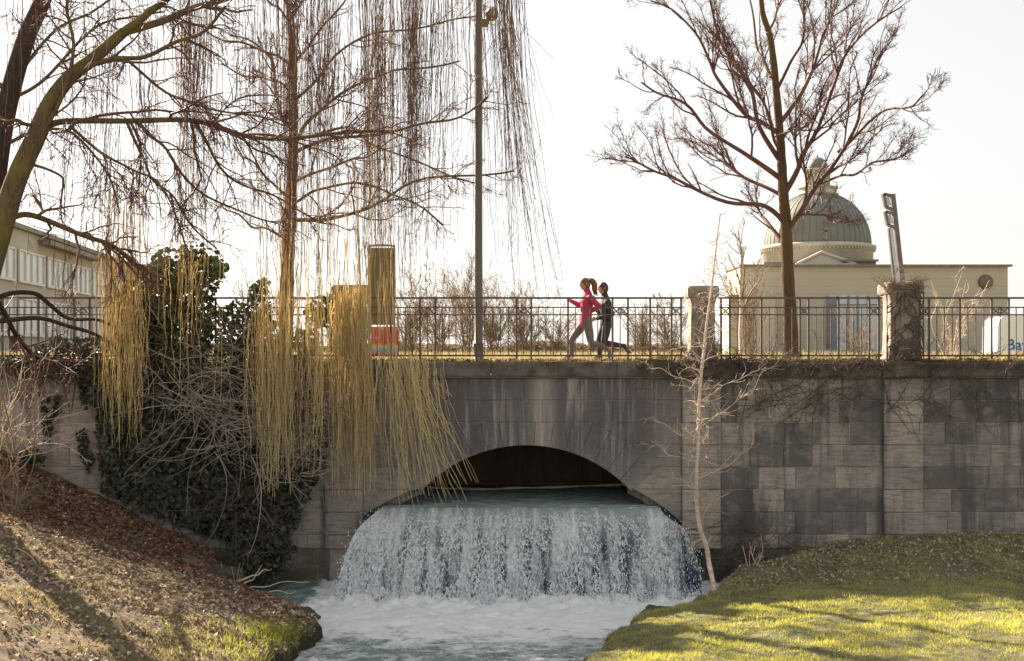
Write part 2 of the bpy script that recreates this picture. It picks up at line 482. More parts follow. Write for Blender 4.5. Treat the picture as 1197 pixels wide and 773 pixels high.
nu, nv = 360, 150
U, V_ = np.meshgrid(np.linspace(0, 1, nu), np.linspace(0, 1, nv))
FX, FY, FZ = fall_point(U, V_)
rel = fbm(FX * 3.2, V_ * 1.1, 2.0, 8.0, 3) * 0.07 + fbm(FX * 4.5, V_ * 5.5, 2.6, 5.0, 4) * 0.06
grow_ = sst(V_ / 0.5)
FY = FY - rel * grow_ - 0.02
FZ = FZ + rel * 0.5 * grow_
ix = np.arange(U.size).reshape(U.shape)
mb = MB()
mb.add(np.stack([FX, FY, FZ], -1).reshape(-1, 3), np.stack([ix[:-1, :-1], ix[1:, :-1], ix[1:, 1:], ix[:-1, 1:]], -1).reshape(-1, 4))


def fall_mat():
    t = NT('falling_water')
    P = t.n('NewGeometry').outputs['Position']
    s = t.n('SeparateXYZ', {0: P})
    st = t.noise(t.pos((4.2, 0.5, 0.35), P), 1.5, 4, 0.6)          # broad threads
    sq = t.noise(t.pos((1.0, 1.0, 0.62), P), 19, 4, 0.7, 2.0)      # wriggling fine foam
    sq2 = t.noise(t.pos((1.0, 1.0, 0.45), P), 36, 3, 0.7, 1.5)
    side = t.math('MULTIPLY', t.math('SUBTRACT', 1.6, s.outputs[0]), 0.010)
    top = t.math('MULTIPLY', t.math('SUBTRACT', s.outputs[2], 1.18), -0.35)
    top = t.math('MINIMUM', top, 0.0)
    f = t.math('ADD', t.math('MULTIPLY', st, 0.5), t.math('ADD', t.math('MULTIPLY', sq, 0.42), t.math('MULTIPLY', sq2, 0.18)))
    f = t.math('ADD', f, t.math('ADD', side, top))
    mask = t.ramp(f, [(0.50, 0.0), (0.56, 0.5), (0.64, 1.0)])
    deep = t.mix(t.ramp(st, [(0.35, 0.0), (0.65, 1.0)]), (0.035, 0.062, 0.11), (0.14, 0.2, 0.25))
    tealed = t.mix(t.math('MULTIPLY', t.math('SUBTRACT', s.outputs[2], 0.75), 1.7, True), deep, (0.42, 0.5, 0.51))
    col = t.mix(mask, tealed, (0.92, 0.95, 0.97))
    h = t.math('ADD', t.math('MULTIPLY', sq, 0.8), t.math('MULTIPLY', st, 0.6))
    return t.done(t.bsdf(col, t.math('ADD', 0.15, t.math('MULTIPLY', mask, 0.5)), t.bump(h, 0.9, 0.06), 0.5))


M['fall'] = fall_mat()
tag(mb.build('waterfall_water', M['fall']), kind='structure')

# broken threads and drops in front of the sheet
M['drops'] = simple('white_water_drops', (0.94, 0.96, 0.98), (0.84, 0.9, 0.95), 3, 0.35, 0.05, spec=0.5)
N = 6500
u = rng.random(N); v = 0.12 + 0.88 * rng.random(N) ** 0.85
w = np.array([noise.noise(Vector((a * 26, b * 2.2, 3.0))) for a, b in zip(u, v)])
keep = w > -0.12 + 0.1 * (u - 0.4)
u, v = u[keep], v[keep]; N = len(u)
Lh = rng.uniform(0.015, 0.05, N)
Pts = []
for k in range(5):
    vv = np.clip(v + Lh * (k / 4.0 - 0.5), 0.02, 1.0)
    a, b, c = fall_point(u, vv)
    Pts.append(np.stack([a + rng.normal(0, 0.014, N), b - 0.05 - 0.08 * vv + rng.normal(0, 0.012, N), c + rng.normal(0, .01, N)], -1))
Pts = np.stack(Pts, 1)
rad = rng.uniform(0.0035, 0.0095, N)[:, None] * np.array([0.3, 1, 1.1, 0.9, 0.3])
mb = MB(); mb.tubes(Pts, rad, 4)
N = 2600
u = rng.random(N); v = rng.random(N) ** 0.6
u = np.where(rng.random(N) < 0.08, np.where(rng.random(N) < .5, rng.normal(0.0, 0.008, N), rng.normal(1.0, 0.008, N)), u)
a, b, c = fall_point(u, v)
C = np.stack([a, b - rng.uniform(0.04, 0.22, N), np.maximum(c + rng.uniform(-.02, .1, N), 0.02)], -1)
N2 = 1500
C2 = np.stack([rng.uniform(-3.05, 3.3, N2), 20.3 + rng.normal(0, .18, N2), 0.05 + np.abs(rng.normal(0, 0.09, N2))], -1)
C = np.vstack([C, C2]); N += N2
rr = rng.uniform(0.003, 0.009, N)[:, None, None]
octa = np.array([(1, 0, 0), (-1, 0, 0), (0, 1, 0), (0, -1, 0), (0, 0, 3.2), (0, 0, -3.2)])
fc = np.array([(0, 2, 4), (2, 1, 4), (1, 3, 4), (3, 0, 4), (2, 0, 5), (1, 2, 5), (3, 1, 5), (0, 3, 5)])
mb.add((C[:, None] + octa * rr).reshape(-1, 3), (np.arange(N)[:, None, None] * 6 + fc).reshape(-1, 3))
tag(mb.build('water_drops', M['drops']), 'white broken threads and drops of falling water', 'water drops', kind='stuff')
# ------------------------------------------------------------------ bridge wall
def inset_poly(poly, d):
    p = np.asarray(poly, float); c = p.mean(0)
    n = len(p); out = []
    for i in range(n):
        a, b, cc = p[i - 1], p[i], p[(i + 1) % n]
        e1, e2 = b - a, cc - b
        l1, l2 = np.linalg.norm(e1) + 1e-9, np.linalg.norm(e2) + 1e-9
        n1, n2 = np.array([-e1[1], e1[0]]) / l1, np.array([-e2[1], e2[0]]) / l2
        m = n1 + n2; k = 1 + n1 @ n2
        out.append(b + d * m / max(k, 0.35))
    return np.array(out)


def block(mb, poly, y, tone, depth=0.06, bev=0.010, gap=0.004, mi=0):
    """poly: ccw (x,z) outline as seen from the camera; makes a bevelled stone face"""
    p0 = inset_poly(poly, gap); p1 = inset_poly(poly, gap + bev)
    n = len(p0)
    V = np.vstack([np.c_[p1[:, 0], np.full(n, y), p1[:, 1]], np.c_[p0[:, 0], np.full(n, y + bev * 0.8), p0[:, 1]], np.c_[p0[:, 0], np.full(n, y + depth), p0[:, 1]]])
    mb.add(V, [list(range(n))], mi, tone)
    q = []
    for a in (0, n):
        for i in range(n):
            j = (i + 1) % n
            q.append((a + i, a + n + i, a + n + j, a + j))
    mb2 = np.array(q)
    mb.f.append(mb2 + mb.n - len(V)); mb.mi.append(np.full(len(q), mi)); mb.a.append(np.full(len(q), tone))


def wx(px): return X(px, WY)
def wz(py): return Z(py, WY)


COURSES = [wz(p) for p in (641, 625, 598.5, 572, 546, 520, 494, 468, 442)]      # bottom to top
ARC, AR = (wx(615), wz(521)), 166.7 / 65.0
# underside of the face left and right of the arch (pixel outline of the photo)
G1L = [(404, 641), (417, 622), (421, 610), (429, 600), (456, 585), (480, 574), (494, 571)]
G1R = [(735, 569), (760, 583), (780, 597), (796, 611), (810, 626), (822, 641)]


def arch_z(x):
    d = np.clip(AR ** 2 - (x - ARC[0]) ** 2, 0, None)
    return ARC[1] - AR + np.sqrt(d)


gpts = [(wx(a), wz(b)) for a, b in G1L] + [(wx(p), float(arch_z(wx(p)))) for p in np.linspace(500, 730, 40)] + [(wx(a), wz(b)) for a, b in G1R]
gpts = np.array(gpts)


def g(x):
    return np.interp(x, gpts[:, 0], gpts[:, 1], left=-9, right=-9)


bridge = thing('bridge_wall', 'long grey sandstone bridge wall with a low arch over the waterfall', 'bridge', (0, WY, 0))


def courses(mb, x0, x1, y, tones, wlo=0.5, whi=0.72, zs=COURSES, clip=None, jitter=0.006):
    for ci, (z0, z1) in enumerate(zip(zs[:-1], zs[1:])):
        x = x0 - (R.random() * 0.5 * wlo if whi < 3 else 0)
        while x < x1 - 1e-6:
            nx = x + R.uniform(wlo, whi)
            if x1 - nx < wlo * 0.45: nx = x1
            a, b = max(x, x0), min(nx, x1)
            x = nx
            if b - a < 0.04: continue
            tone = tones(0.5 * (a + b), ci)
            yy = y - R.uniform(0, jitter) * (2.2 if R.random() < .3 else 1)
            if clip is None:
                j = lambda: R.uniform(-.005, .005)
                m1, m2 = R.uniform(.3, .7), R.uniform(.3, .7)
                block(mb, [(a + j() * .5, z0 + j()), (a + (b - a) * m1, z0 + j() * .8), (b + j() * .5, z0 + j()), (b + j() * .4, z1 + j()), (a + (b - a) * m2, z1 + j() * .8), (a + j() * .4, z1 + j())], yy, tone)
                continue
            xs = np.linspace(a, b, 26)
            lo = np.maximum(z0, clip(xs))
            if (lo >= z1 - 0.01).all(): continue
            ok = lo < z1 - 0.012
            runs, cur = [], []
            for i in range(len(xs)):
                if ok[i]: cur.append(i)
                elif cur: runs.append(cur); cur = []
            if cur: runs.append(cur)
            for run in runs:
                if len(run) < 3: continue
                bx, bz = xs[run], lo[run]
                pts = [(bx[0], bz[0])]
                for i in range(1, len(run) - 1):
                    if abs((bz[i + 1] - bz[i]) - (bz[i] - bz[i - 1])) > 1e-4: pts.append((bx[i], bz[i]))
                pts += [(bx[-1], bz[-1]), (bx[-1], z1), (bx[0], z1)]
                block(mb, pts, yy, tone)


def tone_a(x, ci):
    t = R.random()
    return 0.05 + 0.2 * R.random() if t < 0.3 else (0.4 + 0.25 * R.random() if t < 0.75 else 0.75 + 0.25 * R.random())


def tone_right(x, ci):
    return R.choice([0.04, 0.12, 0.2, 0.3, 0.5, 0.42, 0.62, 0.36])


def tone_lite(x, ci):
    return 0.6 + 0.35 * R.random()


PIL = [(-560, -515), (-265, -220), (158, 203), (380, 424), (797, 842), (1032, 1078), (1268, 1313), (1505, 1550), (1740, 1785)]
ZS_LOW = [wz(700)] + COURSES
mb = MB()
courses(mb, -40, wx(158), WY, tone_lite, 0.9, 1.5, ZS_LOW)
courses(mb, wx(203), wx(380), WY, tone_lite, 0.7, 1.2, COURSES)
part(mb, 'wall_face', M['stone'], bridge, False, 'pale ashlar wall face left of the arch')
mb = MB()
courses(mb, wx(842), wx(1032), WY, tone_a)
courses(mb, wx(1078), 40, WY, tone_right, 0.55, 0.66)
part(mb, 'wall_face', M['stone'], bridge, False, 'patchy grey and buff ashlar wall face right of the arch')
# arch panel: courses above the ring, the ring of wedge stones, low flanks beside it
TOPR = wz(494)


def ext(x):
    """upper outline of the ring stones"""
    d = (AR + 0.62) ** 2 - (x - ARC[0]) ** 2
    e = ARC[1] - AR + np.sqrt(np.clip(d, 0, None))
    return np.where(np.abs(x - ARC[0]) < 1.95, np.minimum(e, TOPR), g(x))


mb = MB()
courses(mb, wx(424), wx(797), WY, lambda x, c: 0.35 + 0.35 * R.random(), 0.8, 1.5, COURSES, ext)
part(mb, 'arch_face', M['arch_stone'], bridge, False, 'soot-dark stonework with lime streaks over the arch')
mb = MB()
half = math.asin(1.885 / AR)
NV = 15
for i in range(NV):
    t0, t1 = -half + 2 * half * i / NV, -half + 2 * half * (i + 1) / NV
    ths = np.linspace(t0, t1, 5)
    lo = [(ARC[0] + AR * math.sin(t), ARC[1] - AR + AR * math.cos(t)) for t in ths]
    hi = []
    for t in ths[::-1]:
        r = AR + 0.62
        zc = ARC[1] - AR
        if zc + r * math.cos(t) > TOPR: r = (TOPR - zc) / math.cos(t)
        hi.append((ARC[0] + r * math.sin(t), zc + r * math.cos(t)))
    block(mb, lo + hi, WY - 0.012 - R.uniform(0, .004), 0.3 + 0.4 * R.random(), depth=0.5)
part(mb, 'arch_ring', M['arch_stone'], bridge, False, 'ring of wedge stones round the arch')
for a, b in PIL:
    mb = MB()
    for z0, z1 in zip(ZS_LOW[:-1], ZS_LOW[1:]):
        if 380 <= a < 800 and z0 < COURSES[0] - .01: continue
        block(mb, [(wx(a), z0), (wx(b), z0), (wx(b), z1), (wx(a), z1)], WY - 0.075, 0.62 + 0.3 * R.random(), depth=0.12)
    part(mb, 'pilaster', M['stone'], bridge, False)
# coping with breaks over the pilasters; rough upper edge
segs = []
edges = [-40.0]
for a, b in PIL: edges += [wx(a) - 0.05, wx(b) + 0.05]
edges.append(40.0)
for i in range(len(edges) - 1):
    over = i % 2 == 1
    x0, x1 = edges[i], edges[i + 1]
    n = max(1, int(round((x1 - x0) / 1.15)))
    for k in range(n): segs.append((x0 + (x1 - x0) * k / n, x0 + (x1 - x0) * (k + 1) / n, over))
mb = MB()
zt, zb = 3.97, wz(441)
for (x0, x1, over) in segs:
    f = WY - (0.19 if over else 0.13) - R.uniform(0, .008)
    n = max(4, int((x1 - x0) / 0.06))
    xs = np.linspace(x0 + .004, x1 - .004, n + 1)
    dz = np.array([noise.fractal(Vector((x * 3.1, 7.3, 0)), 1, 2, 4) for x in xs]) * 0.016
    rows = [(f + .02, zb + 0 * dz), (f, zb + .03 + 0 * dz), (f - 0.5 * dz, zt - 0.035 + dz), (f + .035, zt + dz), (22.75, zt + 0.3 * dz)]
    V = np.concatenate([np.c_[xs, np.full(n + 1, 0) + ry, rz] for ry, rz in rows])
    m = n + 1
    q = [(r * m + i, r * m + i + 1, (r + 1) * m + i + 1, (r + 1) * m + i) for r in range(len(rows) - 1) for i in range(n)]
    mb.add(V, q, 0, R.random())
    for i, s in ((0, 1), (n, -1)):
        loop = [r * m + i for r in range(len(rows))] 
        mb.f.append(np.array([loop if s > 0 else loop[::-1]]) + mb.n - len(V)); mb.mi.append(np.zeros(1)); mb.a.append(np.zeros(1))
    mb.box(x0 + .004, x1 - .004, f + .02, 22.3, zb - 0.001, zb + 0.03, 0, 0.3)
part(mb, 'coping', M['coping'], bridge, False, 'dark mossy coping along the top of the wall')
# mortar core behind the faces, and the reveal of the opening
mb = MB()
cy0, cy1 = WY + 0.014, 22.6
def core(x0, x1, z0, z1): mb.box(x0, x1, cy0, cy1, z0, z1)
core(-40, wx(404), wz(700), wz(441)); core(wx(822), 40, COURSES[0] - .002, wz(441))
xs = np.linspace(wx(404), wx(822), 160)
gz = g(xs)
V = np.concatenate([np.c_[xs, np.full(160, cy0), gz + .012], np.c_[xs, np.full(160, cy1), gz + .012], np.c_[xs, np.full(160, cy0), np.full(160, wz(441))]])
q = [(i, i + 1, 160 + i + 1, 160 + i) for i in range(159)] + [(i, 320 + i, 320 + i + 1, i + 1) for i in range(159)]
mb.add(V, q)
part(mb, 'wall_core', M['mortar'], bridge, False)
# dark wet footing that shows below and inside the face
FL = [(385, 704), (396, 676), (408, 648), (423, 624), (437, 608), (480, 583), (496, 578)]
FR = [(734, 578), (748, 584), (774, 605), (786, 620), (804, 646), (822, 678), (832, 704)]
for side, pts in (('l', FL), ('r', FR)):
    mb = MB()
    p = np.array([(wx(a), wz(b)) for a, b in pts])
    xs = np.linspace(p[0, 0], p[-1, 0], 40)
    zs = np.interp(xs, p[:, 0], p[:, 1])
    yf, yb = WY + 0.1, WY + 1.6
    ztop = wz(560)
    wob = np.array([noise.noise(Vector((x * 5, 1.0, 2.0))) for x in xs]) * 0.02
    V = np.concatenate([np.c_[xs, np.full(40, yf), zs + wob], np.c_[xs, np.full(40, yf), np.maximum(zs + .01, np.minimum(g(xs) + 0.06, ztop))], np.c_[xs, np.full(40, yb), zs + wob]])
    mb.add(V, [(i, i + 1, 40 + i + 1, 40 + i) for i in range(39)] + [(i, 80 + i, 80 + i + 1, i + 1) for i in range(39)], 0, 0.3)
    if side == 'l':
        mb.box(-6.5, wx(385), WY - 0.02, yb, -0.6, COURSES[0] - 0.004, 0, 0.75); mb.box(wx(385), wx(399), WY + .08, yb, -0.6, COURSES[0] - 0.004, 0, 0.5)
    else:
        mb.box(wx(832), 9.0, WY + 0.02, yb, -0.6, COURSES[0] - 0.004, 0, 0.55); mb.box(wx(822), wx(832), WY + .11, yb, -0.6, COURSES[0] - 0.004, 0, 0.4)
    part(mb, 'footing', M['footing'], bridge, False, 'dark wet footing at the water line')
# tunnel behind the arch
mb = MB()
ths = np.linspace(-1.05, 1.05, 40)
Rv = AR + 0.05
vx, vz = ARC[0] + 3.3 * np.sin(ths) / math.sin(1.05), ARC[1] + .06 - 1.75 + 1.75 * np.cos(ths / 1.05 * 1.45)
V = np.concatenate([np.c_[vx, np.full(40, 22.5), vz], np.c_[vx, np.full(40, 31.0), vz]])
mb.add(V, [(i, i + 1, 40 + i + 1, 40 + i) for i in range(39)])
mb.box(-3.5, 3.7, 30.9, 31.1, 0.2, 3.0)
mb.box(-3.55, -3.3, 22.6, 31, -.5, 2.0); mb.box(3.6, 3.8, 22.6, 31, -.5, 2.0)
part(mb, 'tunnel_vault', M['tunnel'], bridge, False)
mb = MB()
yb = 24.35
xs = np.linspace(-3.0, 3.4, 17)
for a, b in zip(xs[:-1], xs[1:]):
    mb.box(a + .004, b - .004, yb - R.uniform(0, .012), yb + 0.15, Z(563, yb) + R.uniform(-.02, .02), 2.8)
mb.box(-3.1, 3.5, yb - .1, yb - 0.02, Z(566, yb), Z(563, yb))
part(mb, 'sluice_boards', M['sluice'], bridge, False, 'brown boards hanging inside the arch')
mb = MB()
pp = np.array([W(490, 569, 24), W(520, 571, 24), W(570, 572, 23.95), W(600, 570.5, 23.9), W(640, 570, 23.9), W(690, 568, 23.9), W(737, 566.5, 23.9)])
mb.tube(catmull(pp, 30), 0.022 + 0.008 * np.sin(np.arange(30)), 7)
tag(mb.build('driftwood_pole', M['pale_wood']), 'thin pale pole lying across the dark tunnel under the arch', 'pole')


# stone pillars standing on the wall
def pillar(pxa, pxb, ytop, label, cap=14):
    yc = 22.28
    h = 0.5 * (X(pxb, yc) - X(pxa, yc)); cx = X(0.5 * (pxa + pxb), yc)
    z0, z1 = 3.975, Z(ytop, yc)
    zc = z1 - cap / 65
    r = thing('stone_pillar', label, 'pillar', (cx, yc, z0), 'stone pillars along the bridge wall')
    mb = MB()
    prof = [(h * 1.0, z0), (h * 0.93, z0 + .12), (h * 0.86, z0 + .3), (h * 0.84, zc - .12), (h * 0.95, zc - .02), (h * .95, zc)]
    def ring(hw, z):
        o = []
        for a, b in ((-1, -1), (1, -1), (1, 1), (-1, 1)):
            for k in range(8):
                na, nb = ((1, -1), (1, 1), (-1, 1), (-1, -1))[[(-1, -1), (1, -1), (1, 1), (-1, 1)].index((a, b))]
                f = k / 8
                x, y = (a + (na - a) * f) * hw, (b + (nb - b) * f) * hw
                d = noise.fractal(Vector((cx + x * 4, y * 4, z * 4)), 1, 2, 3) * 0.014
                o.append((cx + x + d, yc + y + d, z + d * .5))
        return o
    zz = []
    for (a, za), (b, zb_) in zip(prof[:-1], prof[1:]):
        m = max(2, int((zb_ - za) / 0.07))
        zz += [(a + (b - a) * i / m, za + (zb_ - za) * i / m) for i in range(m)]
    zz.append(prof[-1])
    V = sum([ring(a, b) for a, b in zz], [])
    n = 32
    mb.add(V, [(i * n + j, i * n + (j + 1) % n, (i + 1) * n + (j + 1) % n, (i + 1) * n + j) for i in range(len(zz) - 1) for j in range(n)])
    part(mb, 'shaft', M['pillar'], r)
    mb = MB()
    pc = [(h * 1.0, zc + .002), (h * 1.1, zc + .03), (h * 1.12, z1 - .05), (h * 1.05, z1), (0.01, z1 + .01)]
    V = sum([ring(a, b) for a, b in pc], [])
    mb.add(V, [(i * n + j, i * n + (j + 1) % n, (i + 1) * n + (j + 1) % n, (i + 1) * n + j) for i in range(len(pc) - 1) for j in range(n)])
    part(mb, 'cap', M['pillar'], r)
    return r


pillar(804, 836, 335, 'bare rough stone pillar beside the two runners')
pillar(1034, 1071, 331, 'stone pillar wrapped in dead creeper, leaning signs behind it')
pillar(393, 430, 334, 'stone pillar curtained with yellow willow strands')
pillar(163, 200, 332, 'stone pillar buried in the ivy mound')


# ------------------------------------------------------------------ railings
RY = 22.2
zr_bot, zr_low, zr_up, zr_top = Z(415.8, RY), Z(368, RY), Z(359.5, RY), Z(348.5, RY)


def railing(px0, px1, pairs, mids, label):
    x0, x1 = X(px0, RY), X(px1, RY)
    root = thing('iron_railing', label, 'railing', (x0, RY, 3.97), 'iron railings on the bridge')
    def bar(name, xa, xb, z, hh, dd):
        mb = MB(); mb.box(xa, xb, RY - dd, RY + dd, z - hh, z + hh)
        return part(mb, name, M['iron'], root, False)
    bar('handrail', x0, x1, zr_top, 0.017, 0.028)
    bar('upper_rail', x0, x1, zr_up, 0.011, 0.012)
    bar('lower_rail', x0, x1, zr_low, 0.011, 0.0125)
    bar('bottom_rail', x0, x1, zr_bot, 0.016, 0.013)
    posts = sorted([p for pr in pairs for p in pr] + list(mids))
    proto = None
    for p in posts:
        x = X(p, RY)
        if proto is None:
            mb = MB(); mb.box(x - .0165, x + .0165, RY - .0215, RY + .0215, 3.965, zr_top - 0.018)
            proto = part(mb, 'post', M['iron'], root, False); px_0 = x
        else:
            c = proto.copy(); COL.objects.link(c); c.parent = root; c.location = proto.location + Vector((x - px_0, 0, 0))
    pb = None
    bal = []
    stops = sorted([px0] + posts + [px1])
    for a, b in zip(stops[:-1], stops[1:]):
        n = int(round((b - a) / 8.7))
        bal += [a + (b - a) * k / n for k in range(1, n)]
    for p in bal[:96]:
        x = X(p, RY)
        inpair = any(a < p < b for a, b in pairs)
        if pb is None:
            mb = MB(); mb.box(x - .0075, x + .0075, RY - .009, RY + .009, zr_bot + .015, zr_up - 0.01)
            pb = part(mb, 'baluster', M['iron'], root, False); bx0 = x
        else:
            c = pb.copy(); COL.objects.link(c); c.parent = root; c.location = pb.location + Vector((x - bx0, 0, 0))
    for a, b in pairs:
        xa, xb = X(a, RY), X(b, RY)
        mb = MB(); m = 0.5 * (xa + xb); zc = 0.5 * (zr_up + zr_low); hh = 0.5 * (zr_up - zr_low) - .009
        nx = 2 if b - a > 14 else 1
        for k in range(nx):
            ca, cb = xa + (xb - xa) * k / nx, xa + (xb - xa) * (k + 1) / nx
            for s in (1, -1):
                mb.tube([(ca + .015, RY, zc - s * hh), (cb - .015, RY, zc + s * hh)], 0.009, 4)
        th = np.linspace(0, 2 * math.pi, 13)
        mb.tube(np.c_[m + .035 * np.cos(th), np.full(13, RY - .004), zc + .035 * np.sin(th)], 0.007, 4, cap=False)
        part(mb, 'cross_panel', M['iron'], root, False)
    return root


railing(433, 799, [(491, 509), (604, 621), (716, 734), (785, 796)], [457, 557, 664, 760], 'iron railing in front of the two runners')
railing(840, 1031, [(843, 853), (935, 945), (1016, 1027)], [890, 980], 'iron railing in front of the big bare tree trunk')
railing(1074, 1500, [(1075, 1086), (1159, 1179), (1250, 1270), (1345, 1365), (1440, 1460)], [1122, 1214, 1308, 1402], 'iron railing in front of the white van, right of creeper pillar')
railing(203, 390, [(206, 217), (290, 308), (376, 387)], [252, 340], 'iron railing behind the ivy between the two overgrown pillars')
railing(-330, 160, [(-240, -220), (-128, -110), (-15, 3), (87, 105), (146, 157)], [-185, -70, 45], 'iron railing before the pale office building')

# ------------------------------------------------------------------ street lamp, pylon, poster, leaning sign
LY = 22.55
lx = X(559.5, LY)
lamp = thing('street_lamp', 'tall grey street lamp post standing behind the railing', 'street lamp', (lx, LY, DECK))
mb = MB(); mb.tube([(lx, LY, DECK), (lx, LY, DECK + 1.2), (lx, LY, 8), (lx + .02, LY, 12.4)], [0.076, 0.074, 0.066, 0.055], 16); part(mb, 'pole', M['lamp_pole'], lamp)
mb = MB(); mb.tube([(lx, LY, DECK), (lx, LY, DECK + .35)], [0.095, 0.09], 16); part(mb, 'base_sleeve', M['lamp_pole'], lamp)
hx, hz = X(571, LY), Z(16.5, LY)
mb = MB(); mb.box(lx + .02, X(571, LY), LY - .05, LY + .05, Z(31, LY), Z(23, LY)); mb.tube([(X(569, LY), LY, Z(27, LY)), (X(571, LY), LY, Z(17, LY))], 0.045, 8)
part(mb, 'bracket', M['lamp_olive'], lamp, False)
th = np.linspace(0, 2 * math.pi, 25)[:-1]
ax = Vector((0.8, -0.45, -0.15)).normalized(); s1 = ax.cross(Vector((0, 0, 1))).normalized(); s2 = ax.cross(s1)
def disc_stack(prof, c):
    V = [tuple(Vector(c) + ax * d + (s1 * math.cos(t) + s2 * math.sin(t)) * r) for d, r in prof for t in th]
    n = 24
    return V, [(i * n + j, i * n + (j + 1) % n, (i + 1) * n + (j + 1) % n, (i + 1) * n + j) for i in range(len(prof) - 1) for j in range(n)]
c0 = (hx + .06, LY, hz)
mb = MB(); mb.add(*disc_stack([(-.12, .01), (-.11, .06), (-.06, .105), (0.0, .128), (.02, .13)], c0)); lh = part(mb, 'lamp_housing', M['lamp_olive'], lamp)
mb = MB(); mb.add(*disc_stack([(.022, .127), (.06, .118), (.1, .08), (.118, .03), (.12, .002)], c0)); part(mb, 'lens', M['lamp_glass'], lamp)

PY = 23.9
M['panel'] = simple('olive_panel', (0.2, 0.17, 0.085), (0.14, 0.12, 0.06), 2, 0.7, 0.1, stretch=(6, 1, .5))
M['steel'] = simple('brushed_steel', (0.3, 0.28, 0.26), (0.22, 0.2, 0.18), 5, 0.35, 0.05, metal=0.7)
pyl = thing('sign_pylon', 'tall olive sign panel in a rounded tube frame by the willow', 'sign', (X(447, PY), PY, DECK))
xa, xb, zt_ = X(431.5, PY), X(461, PY), Z(287, PY)
mb = MB(); mb.box(xa + .02, xb - .02, PY - .02, PY + .02, Z(380, PY), zt_ - .05); part(mb, 'panel', M['panel'], pyl, False)
mb = MB(); mb.tube(catmull([(xa, PY, DECK), (xa, PY, 4.8), (xa, PY, zt_ - .12), (xa + .03, PY, zt_ - .02), (xa + .12, PY, zt_), (xb - .12, PY, zt_), (xb - .03, PY, zt_ - .02), (xb, PY, zt_ - .12), (xb, PY, 4.8), (xb, PY, DECK)], 60), 0.022, 8); part(mb, 'frame', M['steel'], pyl)


def poster_mat():
    t = NT('red_poster_print')
    P = t.n('NewGeometry').outputs['Position']
    s = t.n('SeparateXYZ', {0: P})
    zz = t.math('DIVIDE', t.math('SUBTRACT', s.outputs[2], 4.08), 0.56)
    n1 = t.noise(P, 7, 4, 0.6, 0.6)
    zz = t.math('ADD', zz, t.math('MULTIPLY', t.math('SUBTRACT', n1, 0.5), 0.5))
    col = t.ramp(zz, [(0.02, (0.7, 0.1, 0.08)), (0.14, (0.12, 0.5, 0.7)), (0.3, (0.75, 0.62, 0.15)), (0.42, (0.62, 0.07, 0.06)), (0.9, (0.72, 0.16, 0.13))])
    col = t.mix(t.ramp(t.noise(P, 13, 3, .5), [(0.6, 0.0), (0.68, 0.6)]), col, (0.8, 0.72, 0.6))
    return t.done(t.bsdf(col, 0.5))


M['poster'] = poster_mat()
BY = 23.2
pb_ = thing('poster_board', 'red poster with yellow and blue patches behind the railing', 'poster', (X(449, BY), BY, DECK))
mb = MB(); mb.box(X(434, BY), X(466, BY), BY, BY + .03, Z(415, BY), Z(382, BY)); part(mb, 'poster_face', M['poster'], pb_, False)
for p in (437, 463):
    mb = MB(); mb.box(X(p, BY) - .02, X(p, BY) + .02, BY + .031, BY + .07, DECK, Z(383, BY)); part(mb, 'leg', M['steel'], pb_, False)

SY = 27.0
M['rust_steel'] = simple('weathered_sign_steel', (0.2, 0.165, 0.15), (0.13, 0.1, 0.09), 6, 0.45, 0.1, metal=0.5)
M['sign_glass'] = simple('sign_light_strip', (0.55, 0.58, 0.66), (0.4, 0.44, 0.52), 3, 0.2, 0.05)
st = thing('sign_mast', 'leaning steel sign mast with two open frames near its top', 'sign', tuple(W(1055, 410, SY)))
def sw(px, py, dy=0.0): return W(px, py, SY + dy)
def bar4(mb, a, b, wd, dp):
    a, b = np.array(a), np.array(b)
    d = (b - a) / np.linalg.norm(b - a); s = np.array([d[2], 0, -d[0]]) * wd; y = np.array([0, dp, 0])
    V = [a - s - y, a + s - y, a + s + y, a - s + y, b - s - y, b + s - y, b + s + y, b - s + y]
    mb.add(V, [(0, 1, 5, 4), (1, 2, 6, 5), (2, 3, 7, 6), (3, 0, 4, 7), (3, 2, 1, 0), (4, 5, 6, 7)])
base = sw(1062, 412)
mb = MB(); bar4(mb, sw(1063.5, 412), sw(1043.2, 227), .05, .05); part(mb, 'mast', M['rust_steel'], st, False)
mb = MB(); bar4(mb, sw(1059.2, 412, -.03), sw(1041.5, 268, -.03), .035, .02); part(mb, 'light_strip', M['sign_glass'], st, False)
mb = MB(); bar4(mb, sw(1054, 412), sw(1039.3, 267), .028, .04); part(mb, 'side_post', M['rust_steel'], st, False)
for (y0, y1) in ((227.5, 244), (248, 265)):
    mb = MB()
    def off(py): return 1043.2 + (py - 227) * (20.3 / 185.0)
    tl, tr, bl, br = (off(y0) - 11, y0 - 0.5), (off(y0) - 2, y0 + 1.5), (off(y1) - 10, y1 - 2), (off(y1) - 2, y1 + 1)
    for p, q_ in ((tl, tr), (bl, br), (tl, bl)):
        bar4(mb, sw(*p), sw(*q_), .028, .06)
    mb2_ = part(mb, 'bracket_frame', M['rust_steel'], st, False)
    mb = MB(); bar4(mb, sw((tl[0] + tr[0]) / 2, y0 + 3.2, -.02), sw((bl[0] + br[0]) / 2, y1 - 3.4, -.02), .045, .012); part(mb, 'sign_plate', M['sign_glass'], mb2_, False)
